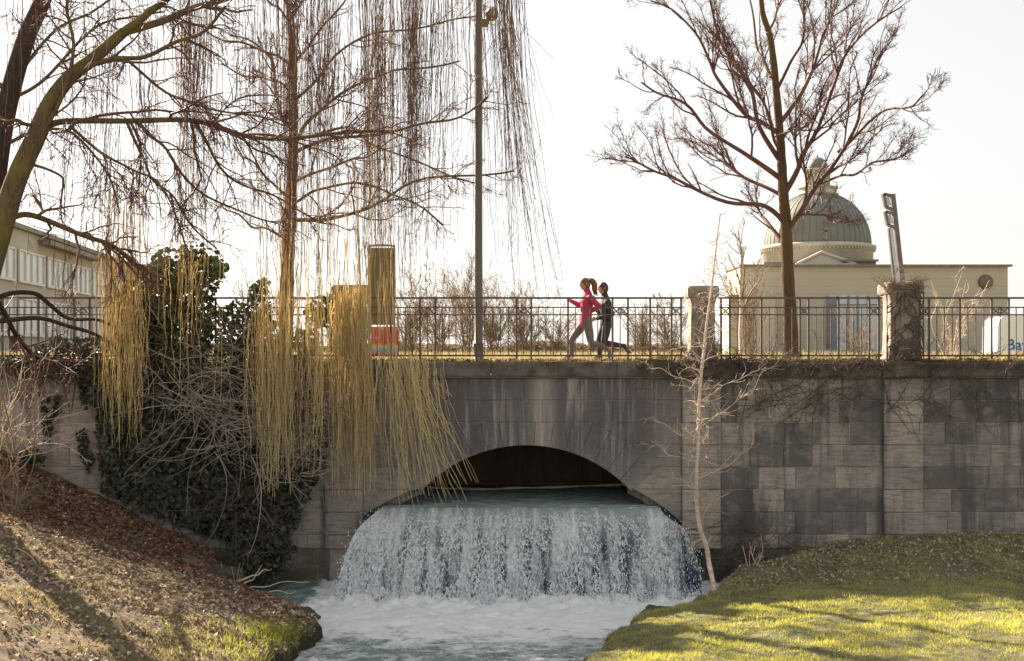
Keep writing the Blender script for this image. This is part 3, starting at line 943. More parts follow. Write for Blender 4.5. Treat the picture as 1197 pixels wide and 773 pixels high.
# ------------------------------------------------------------------ buildings, van
def facade_mat(name, a, b, pitch=1.2):
    t = NT(name)
    P = t.n('NewGeometry').outputs['Position']
    s = t.n('SeparateXYZ', {0: P})
    fr = t.math('FRACT', t.math('DIVIDE', s.outputs[2], pitch))
    line = t.ramp(fr, [(0.0, 1.0), (0.05, 1.0), (0.09, 0.0)])
    col = t.mix(t.noise(t.pos((.3, .3, 1.2), P), 1.0, 5), a, b)
    col = t.mix(t.math('MULTIPLY', line, 0.35), col, tuple(.45 * c for c in a))
    return t.done(t.bsdf(col, 0.9, None, 0.2))


M['hall'] = facade_mat('banded_limestone', (0.52, 0.47, 0.39), (0.45, 0.4, 0.33))
M['hall_plain'] = simple('pale_limestone', (0.52, 0.48, 0.4), (0.44, 0.4, 0.33), .4, 0.9, 0.1)
M['copper'] = simple('grey_green_dome_metal', (0.15, 0.148, 0.128), (0.21, 0.205, 0.175), .35, 0.55, 0.1)
M['roof_edge'] = simple('roof_edge_metal', (0.24, 0.21, 0.17), None, 1, 0.6)
M['win_glass'] = simple('window_glass', (0.16, 0.2, 0.24), (0.1, 0.13, 0.17), .5, 0.12, 0.02, spec=0.6)
M['pale_panel'] = simple('pale_glass_panel', (0.55, 0.58, 0.62), (0.45, 0.47, 0.5), .4, 0.25, 0.02, spec=0.5)

HY = 200.0
hall = thing('domed_hall', 'pale stone hall with a grey dome and lantern behind the bare tree', 'building', (X(1022, HY), HY, DECK))
mb = MB(); mb.box(X(866, HY), X(1178, HY), HY, HY + 13, DECK - 1.2, Z(312, HY)); mb.box(X(900, 214), X(1012, 214), HY + 13.01, HY + 44, DECK - 1.2, Z(312, HY) - .02); part(mb, 'wall', M['hall'], hall, False)
mb = MB(); mb.box(X(864.5, HY), X(1182, HY), HY - .6, HY + 13.6, Z(312, HY) + .01, Z(309.5, HY)); part(mb, 'roof_slab', M['roof_edge'], hall, False)
mb = MB(); mb.box(X(852, HY - 8), X(906, HY - 8), HY - 8, HY - .01, DECK - 1.2, Z(346, HY - 8)); mb.box(X(851.3, HY - 8), X(906.6, HY - 8), HY - 8.15, HY - .02, Z(346, HY - 8) + .005, Z(344.5, HY - 8)); part(mb, 'side_block', M['hall_plain'], hall, False)
ga, gb = X(967, HY), X(1026, HY)
mb = MB(); mb.box(ga, gb, HY - .25, HY - .02, DECK, Z(346, HY)); gl = part(mb, 'entrance_glazing', M['pale_panel'], hall, False)
mb = MB(); mb.box(ga, X(979, HY), HY - .3, HY - .26, DECK, Z(347, HY)); part(mb, 'glass_door', M['win_glass'], gl, False)
mb = MB()
for p in (967, 979, 991, 1002, 1014, 1026): mb.box(X(p, HY) - .12, X(p, HY) + .12, HY - .45, HY - .31, DECK, Z(346, HY))
mb.box(ga, gb, HY - .44, HY - .32, Z(357, HY), Z(355.8, HY))
part(mb, 'mullions', M['roof_edge'], gl, False)
th = np.linspace(0, 2 * math.pi, 33)[:-1]
cxd, czd = X(1152, HY), Z(330, HY)
mb = MB()
prof = [(0.02, -.62), (.6, -.55), (1.1, -.3), (1.25, -.05), (1.25, -.001)]
V = [(cxd + r * math.cos(t), HY + d, czd + r * math.sin(t)) for r, d in prof for t in th]
mb.add(V, [(i * 32 + j, i * 32 + (j + 1) % 32, (i + 1) * 32 + (j + 1) % 32, (i + 1) * 32 + j) for i in range(4) for j in range(32)])
M['disc'] = simple('bronze_disc', (0.2, 0.16, 0.11), (0.14, 0.11, 0.08), 1, 0.5)
part(mb, 'wall_disc', M['disc'], hall)
DY = 226.0
dcx = X(955.5, DY); Rd = 61 / FPX * DY
zb = Z(287, DY)
c = (dcx, DY, 0)
mb = MB(); mb.lathe([(Rd * 1.03, DECK), (Rd * 1.03, zb - 1.0), (Rd * 1.08, zb - .9), (Rd * 1.09, zb - .35), (Rd * 1.04, zb - .2), (Rd * 1.0, zb - .05)], c, 64); part(mb, 'drum', M['hall_plain'], hall)
mb = MB()
for k in range(90):
    a = 2 * math.pi * k / 90
    x, y = dcx + Rd * 1.06 * math.cos(a), DY + Rd * 1.06 * math.sin(a)
    mb.box(x - .12, x + .12, y - .12, y + .12, zb - 1.3, zb - .92)
part(mb, 'dentil_band', M['hall_plain'], hall, False)
ph = np.linspace(0, math.pi / 2 - .3, 24)
mb = MB(); mb.lathe([(Rd * .99 * math.cos(p), zb + Rd * 1.02 * math.sin(p)) for p in ph], c, 72); dome = part(mb, 'dome', M['copper'], hall)
Pr, Rr_ = [], []
for k in range(48):
    a = 2 * math.pi * k / 48
    Pr.append([(dcx + Rd * .995 * math.cos(p) * math.cos(a), DY + Rd * .995 * math.cos(p) * math.sin(a), zb + Rd * 1.025 * math.sin(p)) for p in ph]); Rr_.append(np.full(24, .035))
mb = MB(); mb.tubes(Pr, Rr_, 5); part(mb, 'rib', M['copper'], dome)
zl0 = Z(229, DY)
pxm = DY / FPX
mb = MB(); mb.lathe([(23 * pxm, zl0 - 2), (23 * pxm, zl0), (24 * pxm, zl0 + .15), (24 * pxm, zl0 + .3), (22 * pxm, zl0 + .3), (22 * pxm, zl0 + 1.2), (23.5 * pxm, zl0 + 1.25), (23.5 * pxm, zl0 + 1.5), (12 * pxm, zl0 + 1.5)], c, 40); lant = part(mb, 'lantern', M['hall_plain'], hall)
mb = MB(); mb.lathe([(12 * pxm, zl0 + 1.4), (12 * pxm, Z(201, DY)), (15 * pxm, Z(200.5, DY)), (15 * pxm, Z(199, DY)), (13.5 * pxm, Z(198, DY))], c, 32)
for k in range(12):
    a = 2 * math.pi * k / 12
    x, y = dcx + 13.3 * pxm * math.cos(a), DY + 13.3 * pxm * math.sin(a)
    mb.tube([(x, y, zl0 + 1.4), (x, y, Z(200.6, DY))], .28, 8)
part(mb, 'lantern_columns', M['hall_plain'], lant)
mb = MB(); zc = Z(198, DY); mb.lathe([(12.5 * pxm * math.cos(p), zc + 14 * pxm * math.sin(p)) for p in np.linspace(0, math.pi / 2 - .02, 12)] + [(.15, zc + 14.2 * pxm), (.15, zc + 16.5 * pxm), (.02, zc + 16.8 * pxm)], c, 32); part(mb, 'lantern_cap', M['copper'], lant)
GYD = 212.0
mb = MB()
for (a, ya, yb_) in ((0, GYD, GYD + 8),):
    xl, xr, xm = X(932, GYD), X(999, GYD), X(960, GYD); z0, z1 = Z(309, GYD), Z(295.5, GYD)
    V = [(xl, ya, z0), (xr, ya, z0), (xm, ya, z1), (xl, yb_, z0), (xr, yb_, z0), (xm, yb_, z1)]
    mb.add(V, [(0, 1, 2), (5, 4, 3)]); mb.add(V, [(0, 2, 5, 3), (2, 1, 4, 5)])
    for p, q_ in (((xl, z0), (xm, z1)), ((xm, z1), (xr, z0))):
        mb.tube([(p[0], ya - .2, p[1] + .1), (q_[0], ya - .2, q_[1] + .1)], .28, 6)
    mb.box(xl - .3, xr + .3, ya - .4, ya - .02, z0 - .3, z0 + .2)
part(mb, 'pediment', M['hall_plain'], hall, False)
mb = MB(); mb.box(X(985, GYD), X(1024, GYD), GYD, GYD + 14, Z(312, GYD), Z(306, GYD)); mb.box(X(983, GYD), X(1026, GYD), GYD - .5, GYD + 14.5, Z(306, GYD) + .01, Z(303.5, GYD)); mb.box(X(893, GYD + 3), X(935, GYD + 3), GYD + 3, GYD + 12, Z(312, GYD), Z(305, GYD)); part(mb, 'roof_step', M['roof_edge'], hall, False)

# office building on the left, receding
off = thing('office_building', 'beige flat-roofed office building with window bands behind the left willow', 'building', (-29.3, 70, DECK))
dirv = np.array([-0.115, 1.0]); nrm = np.array([1.0, 0.115])
def fp(y, out=0.0): return np.array([-29.3 + dirv[0] * (y - 70) + nrm[0] * out, y + nrm[1] * out])
def slab(mb, y0, y1, o0, o1, z0, z1):
    a, b, c_, d = fp(y0, o1), fp(y1, o1), fp(y1, o0), fp(y0, o0)
    V = [(p[0], p[1], z) for z in (z0, z1) for p in (a, b, c_, d)]
    mb.add(V, [(3, 2, 1, 0), (4, 5, 6, 7), (0, 1, 5, 4), (1, 2, 6, 5), (2, 3, 7, 6), (3, 0, 4, 7)])
M['office'] = simple('beige_render', (0.46, 0.42, 0.37), (0.38, 0.34, 0.3), .3, 0.9, 0.1)
M['white_frame'] = simple('white_frames', (0.7, 0.68, 0.63), (0.6, 0.58, 0.54), 2, 0.6)
mb = MB(); slab(mb, 30, 122, -16, 0, DECK - 1.2, CZ + 7.2); part(mb, 'wall', M['office'], off, False)
mb = MB(); slab(mb, 29.7, 122.3, -16.3, .3, CZ + 7.2 + .01, CZ + 7.5); part(mb, 'roof_edge', M['roof_edge'], off, False)
mb = MB(); slab(mb, 78, 93, -3, .8, CZ + 6.65, CZ + 6.95); part(mb, 'canopy', M['roof_edge'], off, False)
for z0, z1 in ((CZ + 4.15, CZ + 5.9), (CZ + 0.9, CZ + 3.0)):
    for y0 in np.arange(34, 118, 6.5):
        mb = MB(); slab(mb, y0 + .5, y0 + 6.1, .01, .05, z0, z1); w_ = part(mb, 'window', M['pale_panel'], off, False)
        mb = MB()
        for k in range(5): slab(mb, y0 + .45 + 1.4 * k, y0 + .6 + 1.4 * k, .055, .14, z0, z1)
        slab(mb, y0 + .46, y0 + 6.14, .056, .13, z1 + .002, z1 + .12); slab(mb, y0 + .46, y0 + 6.14, .056, .16, z0 - .14, z0 - .002)
        part(mb, 'frame', M['white_frame'], w_, False)
for y0 in np.arange(36, 120, 9.0):
    mb = MB(); slab(mb, y0, y0 + 1.4, .01, .35, DECK, CZ + .85); part(mb, 'buttress', M['bark_brown'], off, False)

# yield sign behind the left railing
tyx, TY = X(84, 27), 27.0
ys = thing('triangular_sign', 'small white triangular road sign above the left railing', 'sign', (tyx, TY, DECK))
mb = MB()
za, zb2, hw = Z(341, TY), Z(351.5, TY), .11
V = [(tyx - hw, TY, za), (tyx + hw, TY, za), (tyx + .04, TY, zb2), (tyx - hw, TY + .012, za), (tyx + hw, TY + .012, za), (tyx + .04, TY + .012, zb2)]
mb.add(V, [(0, 2, 1), (3, 4, 5)]); mb.add(V, [(0, 1, 4, 3), (1, 2, 5, 4), (2, 0, 3, 5)])
part(mb, 'sign_plate', M['white_frame'], ys, False)
mb = MB(); bar4(mb, (tyx - .025, TY - .006, za - .07), (tyx + .045, TY - .006, zb2 + .07), .014, .003); part(mb, 'dark_stroke', M['iron'], ys, False)
mb = MB(); mb.tube([(tyx + .02, TY + .03, DECK), (tyx + .02, TY + .03, za)], .02, 8); part(mb, 'post', M['steel'], ys)

# white van
VY = 62.0
DV = DECK - .75
k_ = FPX / VY
v0, v1 = X(1150, VY + 2), X(1150, VY + 2) + 5.4
M['van_white'] = simple('white_van_paint', (0.8, 0.8, 0.8), (0.74, 0.74, 0.74), .5, 0.3, 0.0, spec=0.5)
M['tyre'] = simple('black_rubber', (0.02, 0.02, 0.02), (0.03, .03, .03), 8, 0.8)
M['blue_text'] = simple('blue_lettering', (0.03, 0.14, 0.45), (0.03, 0.14, 0.45), 1, 0.4, 0.0)
van = thing('white_van', 'white van with blue lettering parked beyond the right railing', 'van', ((v0 + v1) / 2, VY, DV))

zt_, zb3 = Z(370.5, VY), DV + .22
prof = [(v0 + .05, zb3), (v0, zb3 + .25), (v0 + .02, zt_ - .55), (v0 + .1, zt_ - .22), (v0 + .32, zt_ - .03), (v0 + .7, zt_), (v1 - 1.9, zt_), (v1 - 1.55, zt_ - .08), (v1 - .75, zt_ - .85), (v1 - .2, zt_ - 1.02), (v1, zt_ - 1.25), (v1, zb3 + .1), (v1 - .1, zb3)]
mb = MB()
n = len(prof)
def vring(y, ins):
    p = inset_poly(prof, ins); return [(a, y, b) for a, b in p]
rings = [vring(VY + .1, .12), vring(VY + .0, .03), vring(VY - .02, 0.0) if False else vring(VY + .02, .0), vring(VY + 1.93, .0), vring(VY + 2.0, .12)]
rings = [vring(VY, .1), vring(VY + .05, .02), vring(VY + .12, 0), vring(VY + 1.88, 0), vring(VY + 1.95, .02), vring(VY + 2, .1)]
V = sum(rings, [])
mb.add(V, [(r * n + i, r * n + (i + 1) % n, (r + 1) * n + (i + 1) % n, (r + 1) * n + i) for r in range(5) for i in range(n)])
mb.add(rings[0], [list(range(n))[::-1]]); mb.add(rings[-1], [list(range(n))])
part(mb, 'body', M['van_white'], van, False)
for wx_ in (v0 + 1.3, v1 - 1.0):
    for dy in (-.02, 1.78):
        mb = MB(); t16 = np.linspace(0, 2 * math.pi, 25)[:-1]
        V = [(wx_ + r * math.cos(t), VY + dy + d, DV + .33 + r * math.sin(t)) for r, d in ((.05, 0), (.2, -.005), (.33, .0), (.33, .2), (.05, .2)) for t in t16]
        mb.add(V, [(i * 24 + j, i * 24 + (j + 1) % 24, (i + 1) * 24 + (j + 1) % 24, (i + 1) * 24 + j) for i in range(4) for j in range(24)])
        part(mb, 'wheel', M['tyre'], van)
mb = MB(); mb.add([(v1 - 2.2, VY - .004, zt_ - .95), (v1 - .95, VY - .004, zt_ - .95), (v1 - 1.65, VY - .004, zt_ - .3), (v1 - 2.2, VY - .004, zt_ - .3)], [(0, 1, 2, 3)]); part(mb, 'cab_window', M['win_glass'], van, False)
mb = MB(); mb.box(v0 + .04, v0 + .9, VY - .03, VY + .02, zb3 + .0, zb3 + .16); part(mb, 'bumper', M['white_frame'], van, False)
cu = bpy.data.curves.new('lettering', 'FONT'); cu.body = 'Bay'; cu.size = 0.78; cu.extrude = 0.004; cu.offset = 0.012
to = bpy.data.objects.new('lettering', cu); COL.objects.link(to)
bpy.context.view_layer.update()
dg = bpy.context.evaluated_depsgraph_get()
tm = bpy.data.meshes.new_from_object(to.evaluated_get(dg)); bpy.data.objects.remove(to)
tm.name = 'lettering'; tm.materials.clear(); tm.materials.append(M['blue_text'])
to = bpy.data.objects.new('lettering', tm); COL.objects.link(to); to.parent = van
to.rotation_euler = (math.pi / 2, 0, 0)
to.location = Vector((X(1176.5, VY), VY - .012, Z(409, VY))) - van.location

# ------------------------------------------------------------------ trees
UP = np.array([0, 0, 1.0])


def sprout(P, Rr, n_mean, f_len, ang, Mn, up=0.15, jit=0.16, t0=0.15, rf=0.6, rmin=0.003, lmin=0.08, tip=0.35, zig=0.0):
    N = len(P)
    seg = np.linalg.norm(np.diff(P, axis=1), axis=2); L = seg.sum(1)
    cnt = rng.poisson(n_mean * (L / L.mean()) ** 0.8 if N > 1 else n_mean, N)
    pid = np.repeat(np.arange(N), cnt); K = len(pid)
    t = t0 + (1 - t0) * rng.random(K) ** 0.85
    s = t * (P.shape[1] - 1 - 1e-6); i = s.astype(int); f = (s - i)[:, None]
    p = P[pid, i] * (1 - f) + P[pid, i + 1] * f
    r = Rr[pid, i] * (1 - f[:, 0]) + Rr[pid, i + 1] * f[:, 0]
    T = P[pid, i + 1] - P[pid, i]; T /= np.linalg.norm(T, axis=1, keepdims=True) + 1e-9
    q = rng.normal(size=(K, 3)); q -= (q * T).sum(1, keepdims=True) * T; q /= np.linalg.norm(q, axis=1, keepdims=True) + 1e-9
    a = rng.uniform(ang[0], ang[1], K)[:, None]
    d = T * np.cos(a) + q * np.sin(a) + up * UP
    d /= np.linalg.norm(d, axis=1, keepdims=True)
    ln = np.maximum(lmin, L[pid] * f_len * (1.05 - 0.7 * t) * rng.uniform(0.55, 1.25, K))
    pts = [p]
    st = (ln / (Mn - 1))[:, None]
    for k in range(Mn - 1):
        d = d + rng.normal(scale=jit, size=(K, 3)) + up * 0.3 * UP
        if zig: d = d + zig * (1 if k % 2 else -1) * q
        d /= np.linalg.norm(d, axis=1, keepdims=True)
        pts.append(pts[-1] + d * st)
    r0 = np.maximum(rmin, np.minimum(r * rf, 0.02 * ln ** 0.9 + rmin))
    rr = r0[:, None] * np.linspace(1, tip, Mn)[None]
    return np.stack(pts, 1), np.maximum(rr, rmin * 0.7)


def limb_px(pts, Y0, Y1, r0, r1, n=26, wig=0.03):
    m = len(pts)
    w = [W(px, py, Y0 + (Y1 - Y0) * (i / max(1, m - 1)) ** 1.2) for i, (px, py) in enumerate(pts)]
    c = catmull(w, n)
    ph = rng.uniform(0, 6, 3)
    tt = np.linspace(0, 1, n)
    for k in range(3):
        c[:, k] += wig * np.sin(tt * (9 + 4 * k) + ph[k]) * tt
    return c, r0 + (r1 - r0) * np.linspace(0, 1, n) ** 0.8


def tree(name, label, cat, base, trunks, limbs, levels, mt, ml, mtw, group=None, twig_k=3):
    root = thing(name, label, cat, base, group)
    for p, r in trunks:
        mb = MB(); mb.tube(p, r * (1 + 0.05 * np.sin(np.arange(len(r)) * 1.7)), 14); part(mb, 'trunk', mt, root)
    for p, r in limbs:
        mb = MB(); mb.tube(p, r, 8); part(mb, 'limb', ml, root)
    mb = MB()
    src = [(p, r) for p, r in limbs]
    P = np.stack([p for p, r in src]); Rr = np.stack([r for p, r in src])
    for lv in levels:
        P, Rr = sprout(P, Rr, **lv)
        mb.tubes(P, Rr, twig_k if len(P) > 400 else 5)
    part(mb, 'crown', mtw, root)
    return root


# big bare tree right of the middle
TYr = 24.6
S = TYr / FPX
tp, tr = limb_px([(926, 425), (924, 380), (922, 330), (920, 268), (915, 215), (911, 175), (905, 110), (900, 50), (893, 10), (891, -50), (884, -110)], TYr, TYr, 9.8 * S, 1.8 * S, 60, 0.07)
tr[:4] *= np.array([1.35, 1.2, 1.1, 1.04])
LB = [
    ([(918, 262), (905, 248), (887, 240), (853, 236), (810, 220), (781, 206), (757, 194), (728, 186)], -1.5, 5.0),
    ([(914, 210), (890, 192), (870, 181), (827, 151), (805, 125), (775, 109), (748, 98)], -2.2, 5.0),
    ([(909, 155), (890, 143), (870, 134), (840, 92), (831, 73), (814, 39), (788, 13), (758, 3)], 1.2, 4.6),
    ([(914, 192), (887, 147), (877, 104), (857, 69), (842, 43), (829, 0), (820, -30)], -1.0, 4.5),
    ([(901, 90), (892, 69), (883, 50), (876, 0), (868, -40)], 1.8, 3.5),
    ([(913, 142), (935, 112), (946, 88), (956, 65), (969, 30), (978, 0), (986, -40)], 1.6, 4.5),
    ([(918, 225), (932, 200), (939, 181), (956, 151), (974, 99), (985, 65), (1008, 43), (1056, 9)], -1.6, 5.0),
    ([(921, 268), (935, 250), (956, 216), (978, 186), (1000, 147), (1006, 117), (1022, 86), (1036, 55)], -1.9, 5.0),
    ([(955, 216), (978, 207), (1000, 203), (1026, 190), (1062, 176)], -3.0, 2.6),
    ([(980, 178), (1002, 158), (1026, 134), (1056, 125), (1084, 113)], -2.4, 3.0),
    ([(916, 285), (902, 266), (890, 250), (880, 232), (868, 222)], 1.6, 4.0),
    ([(922, 262), (943, 250), (972, 256), (990, 262)], -1.5, 2.6),
    ([(906, 110), (922, 78), (935, 52), (940, 20), (946, -20)], -2.0, 3.2),
    ([(912, 175), (903, 160), (893, 120), (868, 88), (850, 84)], -3.0, 3.0),
    ([(897, 40), (910, 10), (925, -30)], 1.0, 2.6),
    ([(909, 170), (925, 150), (945, 146), (962, 120), (990, 112)], 2.8, 3.2),
    ([(917, 230), (885, 214), (850, 196), (822, 172), (790, 160)], 2.8, 3.6),
]
limbs = []
for pts, dy, w in LB:
    limbs.append(limb_px(pts, TYr, TYr + dy, w * .7 * S, 0.9 * S, 26, 0.05))
tree('bare_tree', 'tall bare street tree with a rust-brown trunk before the dome', 'tree', tuple(W(926, 420, TYr)), [(tp, tr)], limbs,
     [dict(n_mean=12, f_len=0.54, ang=(0.35, .8), Mn=9, up=0.2, jit=0.13, rmin=0.008, zig=.1), dict(n_mean=10, f_len=0.34, ang=(0.4, .9), Mn=6, up=0.14, jit=0.2, rmin=0.0052, lmin=.2, zig=.1), dict(n_mean=4.6, f_len=0.5, ang=(0.5, 1.2), Mn=4, up=0.1, jit=0.2, rmin=0.0042, lmin=0.1)],
     M['bark_brown'], M['twig_red'], M['twig_red'])

# upright tree in the left half, behind the railing
TY2 = 24.2; S = TY2 / FPX
tp, tr = limb_px([(332, 425), (334, 380), (336, 320), (339, 258), (341, 200), (342, 150), (341, 60), (339, 0), (337, -70), (334, -120)], TY2, TY2, 10 * S, 3 * S, 60, 0.02)
LB = [
    ([(343, 176), (356, 146), (377, 128), (414, 101), (448, 87), (475, 81), (538, 70)], -1.5, 4),
    ([(343, 182), (352, 174), (374, 166), (401, 161), (448, 155), (488, 148), (529, 138), (572, 112)], -2.0, 4.5),
    ([(340, 262), (350, 257), (381, 257), (418, 249), (445, 235), (482, 215), (535, 205), (600, 198)], -1.6, 4.5),
    ([(341, 150), (330, 138), (324, 111), (317, 71), (300, 54), (272, 40)], 1.4, 5),
    ([(341, 78), (347, 70), (360, 54), (391, 17), (415, -20)], 1.5, 4),
    ([(340, 75), (330, 70), (313, 60), (276, 50), (235, 37)], -1.2, 3.6),
    ([(341, 165), (365, 158), (410, 150), (440, 170), (500, 195), (560, 215)], 2.0, 3.4),
    ([(341, 120), (370, 95), (395, 60), (440, 40), (500, 30), (560, 20)], 2.2, 3.6),
    ([(341, 110), (325, 95), (296, 90), (262, 78)], 2.2, 3.0),
    ([(339, 230), (318, 215), (296, 190), (270, 172)], 1.5, 3.0),
    ([(339, 215), (362, 205), (400, 190), (430, 182), (470, 160)], 2.5, 3.4),
    ([(340, 285), (318, 270), (290, 262), (262, 240)], 1.0, 2.6),
    ([(340, 20), (360, -5), (392, -40)], 0.5, 3.2),
    ([(341, 30), (325, 10), (300, -15)], 1.0, 3.2),
    ([(341, 240), (372, 222), (415, 215), (470, 230), (520, 262)], -2.6, 3.0),
]
limbs = [limb_px(p, TY2, TY2 + dy, w * .6 * S, 1.0 * S, 26, 0.05) for p, dy, w in LB]
tree('bare_tree', 'slim bare tree with level branches behind the left railing', 'tree', tuple(W(332, 420, TY2)), [(tp, tr)], limbs,
     [dict(n_mean=13, f_len=0.36, ang=(0.5, 1.1), Mn=8, up=0.1, jit=0.16, rmin=0.009, zig=.08), dict(n_mean=7, f_len=0.5, ang=(0.5, 1.1), Mn=6, up=0.05, jit=0.22, rmin=0.0058, lmin=.2, zig=.1), dict(n_mean=2.2, f_len=0.5, ang=(0.5, 1.2), Mn=4, up=0.05, jit=0.2, rmin=0.0045, lmin=0.1)],
     M['bark_brown'], M['bark_willow'], M['twig_red'])

# old willow at the left bank: two leaning trunks, long arms and a curtain of hanging shoots
WYt = 18.8; S = WYt / FPX
wb = W(-50, 560, WYt)
wb[2] = float(ground_z(wb[0], wb[1])) - 0.15
root = thing('willow_tree', 'leaning old willow trailing long yellow shoots over the bridge wall', 'tree', tuple(wb))
def wl(pts, y0, y1, r0, r1, n=34, wig=0.03): return limb_px(pts, y0, y1, r0 * S, r1 * S, n, wig)
pA = np.vstack([wb[None], catmull([W(-42, 470, WYt), W(-28, 380, WYt), W(-14, 270, WYt), W(0, 166, WYt), (W(12, 108, WYt)), W(30, 46, WYt), W(50, 0, WYt), W(72, -60, WYt), W(95, -120, WYt)], 40)])
mb = MB(); mb.tube(pA, np.linspace(15, 7.5, 41) * S, 14); part(mb, 'trunk', M['bark_dark'], root)
wb2 = W(-72, 575, WYt - .4); wb2[2] = float(ground_z(wb2[0], wb2[1])) - .15
pB = np.vstack([wb2[None], catmull([W(-50, 470, WYt - .3), W(-22, 350, WYt - .4), W(4, 258, WYt - .6), W(20, 208, WYt - .7), W(44, 156, WYt - .8), W(57, 124, WYt - .8), W(81, 91, WYt - .8), W(111, 67, WYt - .8), W(145, 37, WYt - .8)], 40)])
mb = MB(); mb.tube(pB, np.linspace(15, 6.0, 41) * S, 14); part(mb, 'trunk', M['bark_willow'], root)
WL = [
    ([(145, 37), (170, 18), (200, -8), (240, -60)], 18.0, 17.6, 5.0, 3),
    ([(44, 157), (57, 147), (81, 142), (145, 141), (215, 140), (255, 150), (289, 159), (336, 161), (400, 157), (455, 155)], 18.0, 20.2, 4.4, 1.8),
    ([(143, 38), (170, 31), (202, 20), (242, 5), (280, -6), (345, -10)], 18.0, 19.2, 5.0, 3),
    ([(92, 80), (130, 70), (165, 67), (202, 52), (235, 37), (262, 10)], 18.0, 17.0, 3.2, 1.6),
    ([(2, 262), (17, 253), (34, 252), (67, 262), (108, 279), (135, 290), (165, 313), (192, 328)], 18.2, 20.6, 4.2, 2.2),
    ([(-30, 362), (0, 347), (20, 342), (42, 343), (60, 358), (80, 371), (110, 373), (135, 386)], 18.5, 21.2, 3.8, 2),
    ([(-30, 380), (0, 375), (30, 372), (60, 375), (90, 383), (115, 395), (145, 412)], 18.5, 21.3, 3.8, 2),
    ([(-10, 340), (8, 370), (20, 395), (40, 415), (70, 421), (115, 428)], 18.5, 21.6, 3.4, 1.8),
    ([(148, 142), (158, 165), (168, 188), (178, 209), (202, 229), (222, 259), (252, 292)], 18.5, 19.4, 2.0, 1.0),
    ([(160, 141), (175, 158), (195, 175), (215, 205), (242, 232), (289, 249), (325, 263)], 18.6, 20.2, 2.2, 1.0),
    ([(228, 143), (242, 166), (259, 198), (289, 219), (333, 235), (380, 262)], 18.9, 20.6, 2.2, 1.0),
    ([(81, 147), (118, 178), (155, 199), (178, 209), (205, 250), (225, 300)], 18.2, 19.0, 1.9, 0.9),
    ([(130, 68), (148, 71), (195, 108), (235, 124), (286, 134), (330, 146)], 18.0, 19.4, 2.0, 1.0),
    ([(40, 168), (70, 120), (85, 60), (78, 10), (92, -40)], 18.0, 17.4, 2.6, 1.4),
    ([(12, 110), (-10, 92), (-40, 80)], 18.8, 18.2, 3.4, 2),
    ([(8, 118), (50, 95), (95, 45), (140, 22), (190, 15)], 18.8, 19.8, 2.4, 1.2),
    ([(20, 90), (60, 40), (110, 12), (160, -20)], 18.8, 19.8, 2.2, 1.2),
    ([(30, 190), (70, 205), (72, 230), (74, 262)], 18.2, 18.0, 1.8, 0.9),
    ([(50, 150), (20, 142), (-12, 136)], 18.0, 17.4, 2.6, 1.4),
    ([(2, 172), (30, 158), (60, 150), (90, 160), (120, 196), (140, 250)], 18.8, 18.2, 2.2, 1.0),
]
limbs = []
for p, y0, y1, r0, r1 in WL:
    limbs.append(wl(p, y0, y1, r0, r1, 34))
for i, (p, r) in enumerate(limbs):
    mb = MB(); mb.tube(p, r, 9); part(mb, 'limb', M['bark_dark'] if i in (5, 6, 7) else M['bark_willow'], root)
# arms above the frame that carry the curtain
ARMS = [([(200, -8), (280, -90), (380, -120), (480, -110), (560, -70)], 17.8, 20.2, 3.5, 1.5), ([(240, -60), (300, -150), (420, -190), (540, -170), (620, -60)], 17.6, 19.4, 3.5, 1.2),
        ([(95, -120), (200, -160), (300, -150), (400, -90), (440, -50)], 18.8, 21.2, 4, 1.5), ([(345, -10), (400, -40), (460, -55), (520, -40), (565, 0)], 19.2, 20.8, 2.6, 1.0)]
arms = [wl(p, y0, y1, r0, r1, 34) for p, y0, y1, r0, r1 in ARMS]
for p, r in arms:
    mb = MB(); mb.tube(p, r, 7); part(mb, 'limb', M['bark_willow'], root)
mb = MB()
P = np.stack([p for i, (p, r) in enumerate(limbs) if i not in (5, 6)]); Rr = np.stack([r for i, (p, r) in enumerate(limbs) if i not in (5, 6)])
P1, R1 = sprout(P, Rr, n_mean=14, f_len=0.42, ang=(0.4, 1.1), Mn=9, up=-0.10, jit=0.2, rmin=0.009)
mb.tubes(P1, R1, 4)
P2, R2 = sprout(P1, R1, n_mean=6, f_len=0.6, ang=(0.4, 1.1), Mn=6, up=-0.2, jit=0.2, rmin=0.0065, lmin=0.3)
mb.tubes(P2, R2, 3)
P3, R3 = sprout(P2[::2], R2[::2], n_mean=3.0, f_len=0.6, ang=(0.4, 1.2), Mn=4, up=-0.1, jit=0.2, rmin=0.005, lmin=0.15)
mb.tubes(P3, R3, 3)
part(mb, 'crown', M['twig_red'], root)

